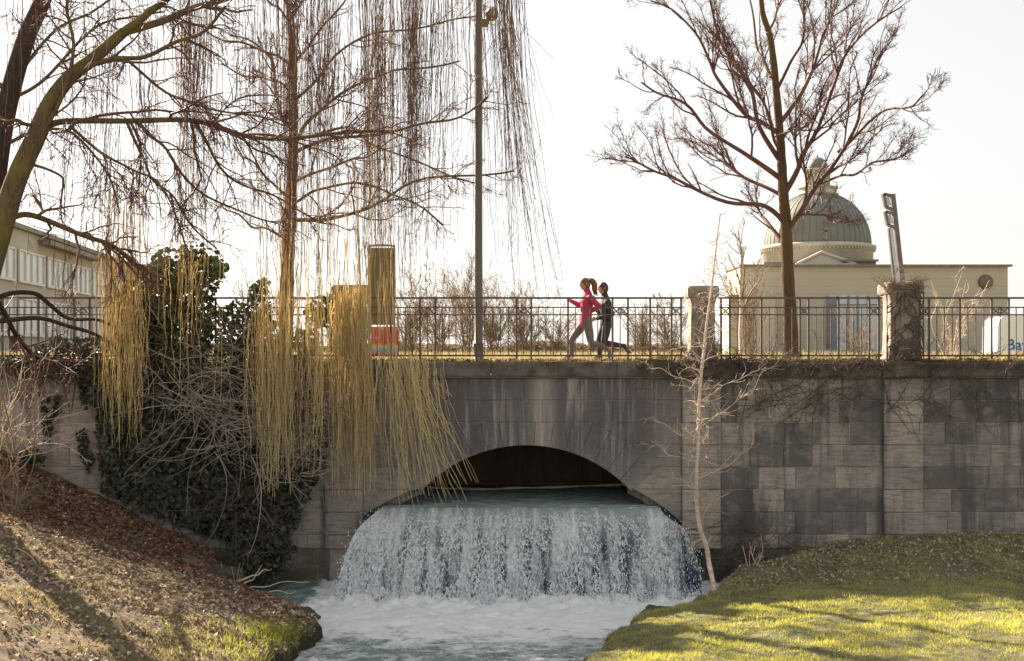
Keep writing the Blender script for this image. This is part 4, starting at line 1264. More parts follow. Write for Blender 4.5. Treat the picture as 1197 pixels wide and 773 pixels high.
# hanging shoots
def strands(n, xr, yt, yb, Yr, sway=(0, 4), flare=None, r=(0.0045, 0.0075), tone=(0.5, 1.0), clumps=0, M_=16, buds=True, soft=False):
    x = xr[0] - 18 + (xr[1] - xr[0] + 36) * rng.beta(1.7, 1.7, n) if soft else rng.uniform(*xr, n)
    if clumps:
        cs = rng.uniform(*xr, clumps); x = 0.6 * x + 0.4 * (cs[rng.integers(0, clumps, n)] + rng.normal(0, (xr[1] - xr[0]) * 0.06, n))
    y0 = rng.uniform(*yt, n); y1 = rng.uniform(*yb, n)
    y1 = np.maximum(y1, y0 + 20)
    Y = rng.uniform(*Yr, n)
    t = np.linspace(0, 1, M_)[None]
    ph, fr, am = rng.uniform(0, 6.3, (n, 1)), rng.uniform(2, 9, (n, 1)), rng.uniform(0.5, 4.5, (n, 1))
    lean = rng.normal(sway[0], sway[1], (n, 1))
    own = np.sin(np.floor(x / 9.0) * 12.9898) * 1.0           # neighbours hang and bend together
    lean = lean + 4.5 * own[:, None]
    px = x[:, None] + lean * t + am * np.sin(t * fr + ph) * t + (4.5 * np.cos(np.floor(x / 7.0) * 7.13))[:, None] * np.sin(t * 2.6) * (1 - .4 * t) + .8 * np.sin(t * 23 + ph * 3)
    if flare is not None:
        px = px + (flare(x)[:, None]) * t ** 1.7
    py = y0[:, None] + (y1 - y0)[:, None] * t
    YY = Y[:, None] + 0.12 * np.sin(t * 3 + ph * 2) * t
    P = np.stack([(px - CX) / FPX * YY, YY, CZ + (HZ - py) / FPX * YY], -1)
    rr = rng.uniform(*r, (n, 1)) * np.linspace(1.0, 0.55, M_)[None] * (1 + (0.25 * rng.random((n, M_)) if buds else 0))
    return P, rr, rng.uniform(*tone, n)


mb = MB()
# (count, x range, top y range, bottom y range, depth range, options)
SPEC = [
    (64, (114, 174), (300, 345), (410, 535), (20.4, 21.4), dict(clumps=7, tone=(.6, 1))),
    (26, (190, 262), (292, 318), (350, 450), (20.6, 21.3), dict(clumps=7)),
    (18, (150, 262), (-40, 200), (330, 480), (19.5, 21), dict()),
    (105, (284, 345), (350, 420), (470, 582), (20.3, 21.4), dict(clumps=8, tone=(.6, 1))),
    (52, (342, 392), (338, 400), (440, 565), (20.4, 21.4), dict(clumps=8)),
    (175, (382, 434), (333, 352), (420, 585), (20.8, 21.55), dict(clumps=12)),
    (40, (372, 434), (180, 335), (400, 560), (20.6, 21.5), dict(clumps=9, tone=(.3, .9))),
    (50, (110, 180), (180, 310), (380, 500), (20.2, 21.3), dict(clumps=7, tone=(.3, .9))),
    (60, (280, 400), (160, 350), (430, 560), (20, 21.3), dict(clumps=9, tone=(.3, .9))),
    (24, (425, 482), (250, 345), (440, 590), (20.4, 21.4), dict(clumps=9, flare=lambda x: np.clip((x - 430) * 0.5, 0, 28))),
    (95, (432, 505), (408, 432), (460, 600), (20.2, 21.2), dict(clumps=7, flare=lambda x: np.clip((x - 450) * 0.9, 0, 45))),
    (18, (486, 520), (405, 440), (500, 590), (20.2, 21.0), dict(flare=lambda x: np.clip((x - 470) * 1.0, 0, 40))),
    (26, (415, 470), (-60, 160), (250, 370), (20.6, 21.6), dict(clumps=8, tone=(.2, .7))),
]
for n, xr, yt, yb, Yr, kw in SPEC:
    P, rr, tn = strands(n, xr, yt, yb, Yr, **kw)
    mb.tubes(P, rr, 3, tone=tn)
    # short side shoots
    sel = rng.random(len(P)) < 0.55
    Ps, Rs = sprout(P[sel], rr[sel], n_mean=3.0, f_len=0.16, ang=(0.25, 0.7), Mn=5, up=-0.5, jit=.08, rmin=0.0035, t0=.2)
    mb.tubes(Ps, Rs, 3, tone=0.75)
hang = part(mb, 'hanging_shoots', M['strand'], root, label='yellow hanging willow shoots')
mb = MB()
SPEC = [
    (75, (205, 252), (-80, 60), (120, 300), (18.5, 20.5), dict(clumps=7)),
    (40, (255, 325), (-80, 100), (80, 330), (18.5, 21), dict(clumps=8)),
    (60, (80, 200), (-60, 150), (100, 330), (17.5, 20.0), dict(clumps=12)),
    (155, (300, 435), (-90, 90), (110, 350), (18.8, 21.4), dict(clumps=30)),
    (175, (385, 530), (-90, 90), (90, 345), (18.8, 21.4), dict(clumps=30)),
    (36, (462, 505), (-90, 20), (150, 350), (19, 21), dict(clumps=6)),
    (70, (505, 610), (-90, 10), (60, 300), (19, 21), dict(soft=False, flare=lambda x: np.clip((x - 520) * .12, 0, 14))),
    (60, (564, 606), (-90, -10), (120, 390), (19, 20.6), dict(clumps=9, r=(.0035, .0055), flare=lambda x: np.clip((x - 560) * 0.95, 0, 50))),
    (30, (0, 110), (-60, 150), (80, 300), (17, 19.5), dict()),
    (22, (60, 140), (120, 300), (280, 420), (18, 20.8), dict()),
]
for n, xr, yt, yb, Yr, kw in SPEC:
    kw = dict(dict(tone=(0.0, 0.22), r=(.0035, .0062), soft=True), **kw)  # low tones darken these shoots as if backlit; same wood as the yellow ones
    P, rr, tn = strands(n, xr, yt, yb, Yr, **kw)
    mb.tubes(P, rr, 3, tone=tn)
    sel = rng.random(len(P)) < 0.7
    Ps, Rs = sprout(P[sel], rr[sel], n_mean=5.0, f_len=0.10, ang=(0.3, 1.0), Mn=4, up=-0.2, jit=.2, rmin=0.0042, t0=.1)
    mb.tubes(Ps, Rs, 3, tone=0.08)
part(mb, 'hanging_shoots', M['strand'], root, label='hanging willow shoots with a backlit purple-brown painted in against the sky')


# shrubs: stems from a foot, two or three levels of twigs
def shrub(name, label, cat, foot, n, h, spread, mt, group=None, levels=2, r=0.012, rmin=0.004, lean=(0, 0, 0), n1=7, n2=4, crook=0.12, yspread=None):
    foot = np.asarray(foot, float)
    root = thing(name, label, cat, tuple(foot), group)
    P = []
    ys = spread if yspread is None else yspread
    for k in range(n):
        a = rng.uniform(0, 2 * math.pi); s = rng.uniform(0.15, 1) * spread
        tip = foot + np.array([s * math.cos(a), s * math.sin(a) * ys / spread, h * rng.uniform(.6, 1.05)]) + np.array(lean)
        st = foot + np.array([rng.normal(0, .05), rng.normal(0, .04), -.03])
        mid = 0.5 * (st + tip) + rng.normal(0, crook * h * .4, 3); mid[2] += 0.1 * h
        P.append(catmull([st, 0.6 * st + .4 * mid + rng.normal(0, .03 * h, 3), mid, tip], 12))
    P = np.stack(P); Rr = (r * rng.uniform(.6, 1.1, (n, 1))) * np.linspace(1, .35, 12)[None]
    mb = MB(); mb.tubes(P, Rr, 5); part(mb, 'stems', mt, root)
    mb = MB()
    lv = [dict(n_mean=n1, f_len=.38, ang=(.4, 1), Mn=6, up=.12, jit=.18, rmin=rmin * 1.2, zig=.08), dict(n_mean=n2, f_len=.5, ang=(.4, 1.1), Mn=4, up=.08, jit=.2, rmin=rmin, lmin=.1)][:levels]
    for l in lv:
        P, Rr = sprout(P, Rr, **l); mb.tubes(P, Rr, 3)
    part(mb, 'crown', mt, root)
    return root


def onup(px, Y): return (X(px, Y), Y, float(upz(Y)))


GB = 'bare bushes in the meadow beyond the bridge'
for i, (px, Y, hh, sp, n, lab) in enumerate([
    (478, 34, 2.2, 1.2, 26, 'bare brown bush just right of the red poster'), (512, 37, 2.6, 1.3, 28, 'bare brown bush left of the street lamp post'),
    (545, 40, 3.2, 1.5, 30, 'tallest bare brown bush, directly behind the street lamp post'), (578, 38, 2.5, 1.4, 28, 'bare brown bush right of the street lamp post'),
    (612, 40, 2.3, 1.6, 28, 'wide bare bush midway between lamp post and woman runner'), (648, 40, 1.5, 1.3, 22, 'low bare bush left of the woman runner'),
    (752, 36, 1.7, 1.0, 18, 'bare bush between the man runner and the bare pillar'), (783, 38, 2.0, 1.1, 18, 'bare bush close to the left of the bare pillar'),
    (395, 36, 2.2, 1.2, 14, 'bare bush behind the willow-curtained pillar'), (300, 34, 2.2, 1.2, 14, 'bare bush left of the slim bare tree trunk')]):
    shrub('bare_bush', lab, 'bush', onup(px, Y), n, hh, sp, M['twig_brown'], GB, r=.015, rmin=.0062, n1=9, n2=6)
shrub('bare_shrub', 'loose grey shrub growing behind the bare pillar, before the hall', 'shrub', onup(878, 25.5), 16, 2.3, .95, M['twig_brown'], r=.014, rmin=.005, n1=8, n2=4)
r_ = thing('birch_sapling', 'short pale birch stem behind the railing right of the bare pillar', 'tree', onup(866, 24.2))
p, rr = limb_px([(867, 412), (866, 390), (867, 360), (865, 330), (868, 300), (864, 270)], 24.2, 24.2, .055, .012, 20, .02)
mb = MB(); mb.tube(p, rr, 8); part(mb, 'trunk', M['birch'], r_)
mb = MB(); P1, R1 = sprout(p[None], rr[None], n_mean=18, f_len=.4, ang=(.4, .9), Mn=7, up=.25, jit=.12, rmin=.007); mb.tubes(P1, R1, 4); P2, R2 = sprout(P1, R1, n_mean=4, f_len=.5, ang=(.4, 1), Mn=4, up=.1, rmin=.005); mb.tubes(P2, R2, 3); part(mb, 'crown', M['twig_brown'], r_)
shrub('bare_shrub', 'thin pale shrub right of the creeper pillar, under the wall disc', 'shrub', onup(1112, 24.5), 9, 1.7, .8, M['birch_twig'], r=.012, rmin=.005, n1=6, n2=3)
shrub('bare_shrub', 'grey shrub before the glazed entrance of the hall', 'shrub', onup(1000, 27), 10, 1.2, .9, M['twig_brown'], r=.012, rmin=.005, n1=6, n2=3)
shrub('bare_shrub', 'dark upright shrub at the left edge before the office building', 'shrub', (X(14, 19.5), 19.5, float(ground_z(X(14, 19.5), 19.5))), 5, 4.2, 1.0, M['twig_brown'], r=.014, rmin=.005, n1=6, n2=3, crook=.08)

# a tree outside the frame whose trunk shades the left bank
otx, oty = -9.4, 16.7; otz = float(ground_z(otx, oty)) - .1
ot = np.array([otx, oty, otz])
tp = catmull([ot, ot + [.05, 0, 2], ot + [-.1, .1, 5], ot + [-.3, .1, 8.5]], 30)
lim = []
for k in range(4):
    h_ = 4.4 + 1.0 * k; a_ = rng.uniform(1.9, 4.4)
    b_ = ot + [-.03 * h_, 0, h_]
    lim.append((catmull([b_, b_ + [.6 * math.cos(a_), .6 * math.sin(a_), .9], b_ + [1.1 * math.cos(a_), 1.1 * math.sin(a_), 2.3]], 12), np.linspace(.05, .012, 12)))
tree('bare_tree', 'slender bare tree on the left bank just beyond the willow trunks', 'tree', tuple(ot), [(tp, np.linspace(.17, .07, 30))], lim, [dict(n_mean=6, f_len=.4, ang=(.4, .9), Mn=6, up=.2, rmin=.006)], M['bark_dark'], M['bark_dark'], M['twig_brown'])
# white sapling in front of the wall
BYs = 20.6
bx, bz_ = X(837, 20.2), float(ground_z(X(837, 20.2), 20.2))
sap = thing('birch_sapling', 'thin white birch sapling rising in front of the bridge wall', 'tree', (bx, 20.2, bz_))
pts = [(bx, 20.2, bz_ - .05)] + [W(a, b, BYs) for a, b in [(829, 660), (826, 640), (819, 620), (815, 595), (814, 560), (816, 520), (817, 480), (819, 445), (823, 410), (826, 380), (830, 350), (834, 318), (838, 280), (842, 250)]]
p = catmull(pts, 60); rr = np.linspace(1, .12, 60) ** .8 * 3.1 / FPX * BYs * (1 + .07 * np.sin(np.arange(60) * 2.1)); 
mb = MB(); mb.tube(p, rr, 12); part(mb, 'trunk', M['birch'], sap)
mb = MB()
P1, R1 = sprout(p[None, 8:], rr[None, 8:], n_mean=75, f_len=.14, ang=(.9, 1.6), Mn=8, up=.05, jit=.32, t0=0, rmin=.0042, rf=.3, zig=.12); mb.tubes(P1, R1, 4)
P2, R2 = sprout(P1, R1, n_mean=5, f_len=.55, ang=(.4, 1.2), Mn=6, up=.05, jit=.3, rmin=.0038, lmin=.08); mb.tubes(P2, R2, 3)
big = [limb_px(q, BYs, BYs + d, .0085, .0035, 20, .05) for q, d in [([(818, 470), (845, 452), (870, 440), (900, 428), (925, 414)], .5), ([(817, 500), (850, 478), (872, 462), (890, 440)], .2), ([(816, 520), (790, 505), (770, 492), (752, 490)], .3), ([(815, 560), (850, 545), (872, 525), (890, 500)], .4), ([(819, 450), (790, 440), (768, 430), (745, 425)], .3), ([(814, 540), (785, 532), (765, 520), (748, 522)], .4)]]
Pb, Rb = np.stack([a for a, b in big]), np.stack([b for a, b in big]); mb.tubes(Pb, Rb, 5)
P2, R2 = sprout(Pb, Rb, n_mean=14, f_len=.3, ang=(.4, 1), Mn=5, up=.15, jit=.25, rmin=.0052, lmin=.12); mb.tubes(P2, R2, 3)
part(mb, 'crown', M['birch_twig'], sap)
# ------------------------------------------------------------------ ivy, creepers, dead brush
def px_scatter(n, poly, Y0, Y1):
    """random points inside a pixel outline, at depths Y0..Y1"""
    poly = np.array(poly, float); out = []
    lo, hi = poly.min(0), poly.max(0)
    while len(out) < n:
        q = rng.uniform(lo, hi, (n, 2))
        ins = np.zeros(n, bool); j = len(poly) - 1
        for i in range(len(poly)):
            xi, yi, xj, yj = *poly[i], *poly[j]
            c = ((yi > q[:, 1]) != (yj > q[:, 1])) & (q[:, 0] < (xj - xi) * (q[:, 1] - yi) / (yj - yi + 1e-12) + xi)
            ins ^= c; j = i
        out += list(q[ins])
    q = np.array(out[:n]); Y = rng.uniform(Y0, Y1, n)
    return np.stack([(q[:, 0] - CX) / FPX * Y, Y, CZ + (HZ - q[:, 1]) / FPX * Y], -1)


def ivy(label, masses, mat, size=(.07, .12), stems=0, foot=None):
    a = masses[0][1][0]
    root = thing('ivy', label, 'ivy', foot or tuple(W(a[0], a[1], masses[0][2])))
    mb = MB()
    for n, poly, Y0, Y1 in masses:
        C = px_scatter(n, poly, Y0, Y1)
        # clumpy: pull towards cluster centres
        k = max(4, n // 45)
        cc = C[rng.integers(0, n, k)]
        own = cc[rng.integers(0, k, n)]
        d = np.linalg.norm(C - own, axis=1, keepdims=True)
        C = np.where(d < 0.5, C * .55 + own * .45, C)
        mb.leaves(C, rng.uniform(*size, n), np.array([[0, -1, .45]]), tone=rng.random(n) ** 1.8)
    part(mb, 'foliage', mat, root, False)
    if stems:
        mb = MB()
        C = px_scatter(stems, masses[0][1], masses[0][2] + .05, masses[0][3])
        for c in C:
            e = c + np.array([rng.normal(0, .3), rng.normal(0, .1), -rng.uniform(.3, .9)])
            mb.tube(catmull([c, (c + e) / 2 + rng.normal(0, .08, 3), e], 8), .011, 4)
        part(mb, 'stems', M['creeper_stem'], root)
    return root


ivy('dark green ivy mound heaped over the pillar left of the slim tree', [
    (2600, [(166, 345), (168, 318), (180, 305), (195, 302), (210, 300), (224, 294), (236, 302), (250, 300), (262, 306), (260, 330), (250, 345), (252, 375), (240, 430), (200, 440), (160, 420)], 21.0, 22.5),
    (1100, [(132, 352), (150, 330), (170, 325), (175, 420), (140, 430), (128, 400)], 21.3, 22.3),
    (420, [(160, 315), (190, 292), (232, 284), (262, 296), (268, 315), (250, 330), (180, 330)], 21.4, 22.2)], M['ivy'], (.04, .135), 40)
ivy('ivy hanging over the railing just left of the slim tree trunk', [
    (900, [(255, 362), (275, 352), (292, 356), (318, 362), (318, 420), (285, 440), (250, 430)], 21.3, 22.15), (130, [(284, 345), (296, 330), (312, 325), (322, 335), (318, 360), (290, 362)], 21.6, 22.1),
    (330, [(355, 366), (365, 348), (385, 345), (400, 336), (404, 350), (392, 380), (360, 390)], 21.5, 22.1), (600, [(318, 372), (345, 385), (372, 385), (372, 460), (316, 450)], 21.3, 21.9)], M['ivy'], (.055, .11), 20)
ivy('near-black ivy carpet climbing the wall above the leaf-covered bank', [
    (4200, [(108, 430), (160, 425), (230, 440), (300, 500), (345, 560), (348, 610), (330, 660), (285, 640), (240, 625), (165, 600), (118, 575), (112, 500)], 21.72, 21.95),
    (1600, [(250, 440), (330, 440), (400, 470), (372, 560), (345, 620), (300, 600), (240, 520)], 21.6, 21.95),
    (500, [(270, 610), (330, 615), (345, 640), (335, 668), (300, 690), (270, 660)], 21.2, 21.8)], M['ivy_dark'], (.045, .14), 30)
ivy('small ivy runners creeping up the pale left wall', [
    (150, [(48, 470), (58, 466), (62, 500), (58, 520), (50, 515)], 21.86, 21.97), (130, [(88, 505), (100, 500), (112, 530), (104, 560), (92, 545)], 21.86, 21.97), (160, [(20, 532), (35, 520), (56, 530), (55, 545), (30, 548)], 21.6, 21.9),
    (60, [(60, 462), (70, 455), (72, 470), (62, 500)], 21.88, 21.97), (90, [(85, 430), (110, 430), (112, 490), (95, 480)], 21.8, 21.97)], M['ivy_dark'], (.05, .1))
ivy('scruffy dark growth along the left coping below the railing', [
    (900, [(40, 405), (70, 395), (125, 395), (130, 440), (90, 445), (30, 440), (0, 432), (0, 420)], 21.6, 22.0)], M['ivy_dark'], (.05, .1), 16)

# tangle of dead stems between ivy and water
def tangle(label, n, poly, Y0, Y1, ln, mat, r=(.006, .013), droop=.25, foot=None, bias=(.4, 0, 0), name='dead_brush'):
    root = thing(name, label, 'brush', foot)
    C = px_scatter(n, poly, Y0, Y1)
    d = rng.normal(size=(n, 3)) * np.array([1, .35, .55]) + np.array(bias); d /= np.linalg.norm(d, axis=1, keepdims=True)
    L = rng.uniform(*ln, n)[:, None]
    pts = [C]
    bend = rng.normal(0, .16, (n, 3)) * np.array([1, .4, 1])
    for k in range(11):
        d = d + bend * .8 + rng.normal(0, .07, (n, 3)); d[:, 2] -= droop * .06
        d[:, 1] *= .9
        d /= np.linalg.norm(d, axis=1, keepdims=True)
        q = pts[-1] + d * L / 11
        q[:, 1] = np.clip(q[:, 1], Y0 - .25, 21.93)
        pts.append(q)
    P = np.stack(pts, 1); Rr = rng.uniform(*r, (n, 1)) * np.linspace(1, .4, 12)[None]
    mb = MB(); mb.tubes(P, Rr, 4); part(mb, 'stems', mat, root)
    mb = MB(); P1, R1 = sprout(P, Rr, n_mean=3.2, f_len=.3, ang=(.4, 1), Mn=5, up=0, jit=.2, rmin=.004, lmin=.12); P1[:, :, 1] = np.minimum(P1[:, :, 1], 21.95)
    mb.tubes(P1, R1, 3); part(mb, 'vines', mat, root)
    return root


tangle('grey tangle of dead bent stems hanging down from the ivy mound', 360, [(165, 410), (210, 390), (260, 400), (330, 430), (390, 470), (380, 540), (340, 570), (300, 550), (240, 530), (180, 470)], 20.9, 21.7, (.7, 1.9), M['twig_grey'], foot=tuple(W(260, 470, 21.8)))
tangle('darker thin brush at the waters edge under the willow shoots', 60, [(240, 560), (300, 570), (330, 610), (330, 650), (290, 660), (260, 620)], 20.9, 21.6, (.6, 1.3), M['creeper_stem'], (.004, .009), foot=tuple(W(290, 640, 21.5)))
tangle('dark dead brush in the hollow right of the waterfall', 130, [(842, 600), (870, 610), (925, 625), (920, 650), (890, 668), (850, 665)], 20.9, 21.8, (.35, .9), M['creeper_stem'], (.004, .009), foot=tuple(W(880, 650, 21.6)))
tangle('pale dry stems at the lower left edge of the wall', 36, [(-20, 480), (15, 470), (25, 520), (10, 560), (-20, 570)], 19.6, 20.6, (.7, 1.5), M['birch_twig'], (.005, .01), -1.5, foot=tuple(W(0, 560, 20)), bias=(.3, 0, .9))
for (px, py, Y, n, h, lab) in [(276, 668, 20.5, 6, 1.5, 'few upright pale stems at the left bank edge by the dark water'), (880, 668, 20.55, 5, .6, 'tiny forked stump sprouting right of the white sapling')]:
    f = W(px, py, Y); f[2] = float(ground_z(f[0], f[1])) - .05
    shrub('pale_stems', lab, 'shrub', f, n, h, h * .4, M['birch_twig'], r=.011, rmin=.004, n1=2, n2=1)
# fallen boughs by the water
f = W(300, 690, 20.3)
fb = thing('fallen_branch', 'dead forked branch trailing in the dark water by the left bank', 'branch', tuple(f))
mb = MB()
for q in ([(255, 690), (285, 688), (318, 684), (360, 678)], [(268, 682), (300, 672), (316, 664)], [(262, 690), (290, 694), (325, 692), (345, 693)], [(275, 688), (296, 676), (306, 662)], [(270, 686), (300, 697), (322, 702)]):
    p, rr = limb_px(q, 20.2, 20.5, .018, .006, 18, .03); mb.tube(p, rr, 6)
part(mb, 'stems', M['birch_twig'], fb)
f = W(60, 682, 15)
sticks = [((55, 682), (150, 672), 'long thin dry twig lying across the sunlit left bank'), ((20, 640), (48, 668), 'short dark stick lying high on the left bank')]
for a, b, lab in sticks:
    pa, pb2 = [], []
    for q in (a, b):
        Y = 20.0
        for it in range(60):
            w_ = W(q[0], q[1], Y); gz_ = float(ground_z(w_[0], w_[1]))
            if w_[2] < gz_ + .02: Y -= .1
            else: break
        w_[2] = gz_ + .03; pa.append(w_)
    mb = MB(); mb.tube(catmull([pa[0], (pa[0] + pa[1]) / 2 + np.array([0, .05, .04]), pa[1]], 12), np.linspace(.014, .006, 12), 6)
    tag(mb.build('fallen_twig', M['pale_wood']), lab, 'twig')

# creeper tracery on the wall, on pillar and along the coping
def creeper(label, foot, starts, n, ln, mat, Yc, down=True, r=(.004, .010), wrap=None):
    root = thing('dead_creeper', label, 'creeper', foot)
    C = np.array([starts(i) for i in range(n)])
    d = np.stack([rng.normal(0, .8, n), np.zeros(n), (-1 if down else 1) * np.abs(rng.normal(.7, .4, n))], -1)
    L = rng.uniform(*ln, n)[:, None]
    pts = [C]
    for k in range(13):
        d = d + np.stack([rng.normal(0, .24, n), 0 * L[:, 0], rng.normal(-.03, .18, n)], -1)
        d /= np.linalg.norm(d, axis=1, keepdims=True)
        pts.append(pts[-1] + d * L / 13)
    P = np.stack(pts, 1)
    if wrap is not None: P = wrap(P)
    Rr = rng.uniform(*r, (n, 1)) * np.linspace(1, .35, 14)[None]
    mb = MB(); mb.tubes(P, Rr, 4); part(mb, 'stems', mat, root)
    P1, R1 = sprout(P, Rr, n_mean=5, f_len=.28, ang=(.5, 1.1), Mn=5, up=0, jit=.2, rmin=.0032, lmin=.1)
    if wrap is not None: P1 = wrap(P1)
    else: P1[:, :, 1] = np.minimum(P1[:, :, 1], Yc + .01)
    mb = MB(); mb.tubes(P1, R1, 3); part(mb, 'vines', mat, root)
    return root


creeper('leafless dark creeper veining the upper wall right of the white sapling', tuple(W(950, 440, 21.9)), lambda i: (X(rng.uniform(850, 1190), WY), WY - .10 - .01 * R.random(), wz(442) + .05 - rng.uniform(0, .5)), 85, (.5, 1.3), M['creeper_stem'], WY - .08)
def wrap2(P):
    q = P.copy(); cx = X(1052.5, 22.28); h = .30
    q[..., 0] = cx + np.clip(q[..., 0] - cx, -h - .03, h + .03)
    edge = np.abs(q[..., 0] - cx) > h
    q[..., 1] = np.where(edge, np.clip(q[..., 1], 22.0, 22.5), 22.28 - h - .02 + 0 * q[..., 1])
    return q
creeper('dead creeper wrapped round the stone pillar under the leaning sign', tuple(W(1052, 416, 22)), lambda i: (X(rng.uniform(1030, 1075), 22.28), 21.97, Z(rng.uniform(330, 415), 22.28)), 60, (.5, 1.2), M['creeper_stem'], 21.95, wrap=wrap2, r=(.006, .016))
def wrap1(P):
    q = P.copy(); cx = X(820, 22.28); h = .27
    q[..., 0] = cx + np.clip(q[..., 0] - cx, -h, h); q[..., 1] = 22.28 - h - .02
    return q
creeper('few thin dead vines on the bare stone pillar', tuple(W(820, 416, 22)), lambda i: (X(rng.uniform(806, 834), 22.28), 21.97, Z(rng.uniform(345, 415), 22.28)), 16, (.4, .9), M['creeper_stem'], 21.95, wrap=wrap1)
# tuft of dry stems on top of the creeper pillar and along the coping
tf = tangle('dry nest-like tuft on top of the creeper pillar', 70, [(1030, 334), (1036, 328), (1070, 328), (1077, 336), (1060, 338)], 21.95, 22.1, (.12, .4), M['twig_brown'], (.003, .006), foot=tuple(W(1052, 331, 22.2)), name='dry_tuft')
tangle('dry stems and leaves heaped along the coping right of the bare pillar', 480, [(740, 420), (800, 412), (900, 418), (1035, 418), (1190, 418), (1195, 430), (1000, 432), (840, 436), (760, 440)], 21.6, 21.85, (.15, .6), M['creeper_stem'], (.004, .008), foot=tuple(W(900, 420, 21.9)))

# leaves lying on the coping
mb = MB()
n = 1500
xs = rng.uniform(-8, 11, n); C = np.stack([xs, rng.uniform(21.86, 22.7, n), 3.985 + np.abs(rng.normal(0, .012, n))], -1)
mb.leaves(C, rng.uniform(.03, .08, n), np.array([[0, -.2, 1]]), tone=rng.random(n))
tag(mb.build('coping_leaves', M['litter'], smooth=False), 'fallen leaves lying along the top of the wall', 'leaves', kind='stuff')
# grass verge behind the railing
def blades(x, y, z, h, w=.006, lean=.35):
    n = len(x)
    a = rng.uniform(0, 2 * math.pi, n); b = rng.uniform(0, 2 * math.pi, n)
    l = lean * h * rng.random(n)
    base = np.stack([x, y, z], -1)
    sd = np.stack([np.cos(a), np.sin(a), 0 * a], -1) * w
    tip = base + np.stack([np.cos(b) * l, np.sin(b) * l, h], -1)
    V = np.stack([base - sd, base + sd, tip], 1)
    return V.reshape(-1, 3), np.arange(n * 3).reshape(n, 3)


n = 14000
x = rng.uniform(-9.5, 11, n); y = rng.uniform(22.3, 23.0, n)
mb = MB(); mb.add(*blades(x, y, np.full(n, DECK + .0), rng.uniform(.03, .14, n), .005), tone=rng.random(n))
n = 30000
x = rng.uniform(-16, 22, n); y = rng.uniform(25.7, 40, n)
mb.add(*blades(x, y, np.full(n, DECK), rng.uniform(.05, .25, n), .008), tone=rng.random(n))
tag(mb.build('verge_grass', M['dry_grass']), 'dry yellowish grass on the verge behind the railing', 'grass', kind='stuff')

# moss and dead grass hanging over the coping edge
n = 16000
x = np.concatenate([rng.uniform(2.2, 11, n * 3 // 4), rng.uniform(-9.5, 2.2, n // 4)])
cl = np.array([noise.noise(Vector((a * 2.2, 3, 4))) for a in x])
k = cl + rng.normal(0, .25, n) > -.12
x = x[k]; n = len(x)
y = WY - .15 + rng.uniform(-.02, .25, n); z = 3.955 + 0.015 * rng.random(n) - np.where(y < WY - .1, rng.uniform(0, .12, n), 0)
V, f_ = blades(x, y, z, rng.uniform(.02, .08, n), .006, 1.6)
V = V.reshape(-1, 3, 3); V[:, 2, 1] -= rng.uniform(0, .06, n); V[:, 2, 2] -= np.where(y < WY - .1, rng.uniform(.02, .12, n), 0)
mb = MB(); mb.add(V.reshape(-1, 3), f_, tone=rng.random(n) ** 2)
M['moss'] = leafy('dead_moss', (0.05, 0.045, 0.025), (0.26, 0.21, 0.12), .2, .95, .1)
tag(mb.build('coping_moss', M['moss']), 'ragged dark moss and dead grass along the coping edge', 'moss', kind='stuff')
# lawn right
def pick(n, xr, yr, cond, pw=1.0):
    x = rng.uniform(*xr, n); y = yr[0] + (yr[1] - yr[0]) * rng.random(n) ** pw
    z = ground_z(x, y); k = cond(x, y, z)
    return x[k], y[k], z[k]


def zfix(x, y, z):
    return z + fbm(x, y, 1.6, 3.0) * 0.05 + fbm(x, y, 7, 5.0, 3) * 0.022


x, y, z = pick(230000, (0.6, 9.8), (10.5, 21.95), lambda x, y, z: (z > .12) & (np.abs(x) < 0.45 * y + .4))
z = zfix(x, y, z)
cl = np.array([noise.noise(Vector((a * 1.3, b * 1.3, 4))) + .5 * noise.noise(Vector((a * 5, b * 5, 1))) for a, b in zip(x, y)])
h = (.022 + .03 * rng.random(len(x))) * np.clip(1 + 1.0 * cl, .35, 2.2)
mb = MB(); mb.add(*blades(x, y, z - .004, h, .0042, .9), tone=np.clip(.42 + .5 * cl + rng.normal(0, .22, len(x)), 0, 1))
tag(mb.build('lawn_grass', M['grass']), 'short yellow-green lawn on the right bank', 'grass', kind='stuff')
# sparse dry grass on the left bank, lush tuft at the tip
x, y, z = pick(120000, (-9.5, -2.6), (9.5, 19.4), lambda x, y, z: (z > .12) & (np.abs(x) < 0.45 * y + .4))
z = zfix(x, y, z)
cl = np.array([noise.noise(Vector((a * 0.9, b * 0.9, 9))) + .5 * noise.noise(Vector((a * 4, b * 4, 2))) for a, b in zip(x, y)])
k = (cl + .25 * rng.random(len(x)) > .12)
x, y, z, cl = x[k], y[k], z[k], cl[k]
mb = MB(); mb.add(*blades(x, y, z - .004, (.02 + .04 * rng.random(len(x))), .0045, 1.1), tone=np.clip(.3 + .5 * rng.random(len(x)), 0, 1))
tag(mb.build('bank_grass', M['dry_grass']), 'thin dry grass patches on the left bank', 'grass', kind='stuff')
mb = MB()
for (px, py, n, sp) in ((335, 750, 800, .26), (300, 758, 450, .38), (262, 757, 260, .4), (350, 745, 500, .16), (318, 742, 400, .22), (225, 765, 150, .5), (725, 735, 500, .25), (712, 752, 600, .2), (735, 728, 400, .2)):
    Y = 17.5
    for it in range(60):
        w_ = W(px, py, Y); gz_ = float(ground_z(w_[0], w_[1]))
        if w_[2] < gz_ + .02: Y -= .06
        else: Y += .02
    x = w_[0] + rng.normal(0, sp, n); y = w_[1] + rng.normal(0, sp, n); z = ground_z(x, y)
    k = z > .08
    mb.add(*blades(x[k], y[k], zfix(x[k], y[k], z[k]) - .01, rng.uniform(.05, .15, k.sum()), .006, .9), tone=rng.uniform(.3, 1, k.sum()))
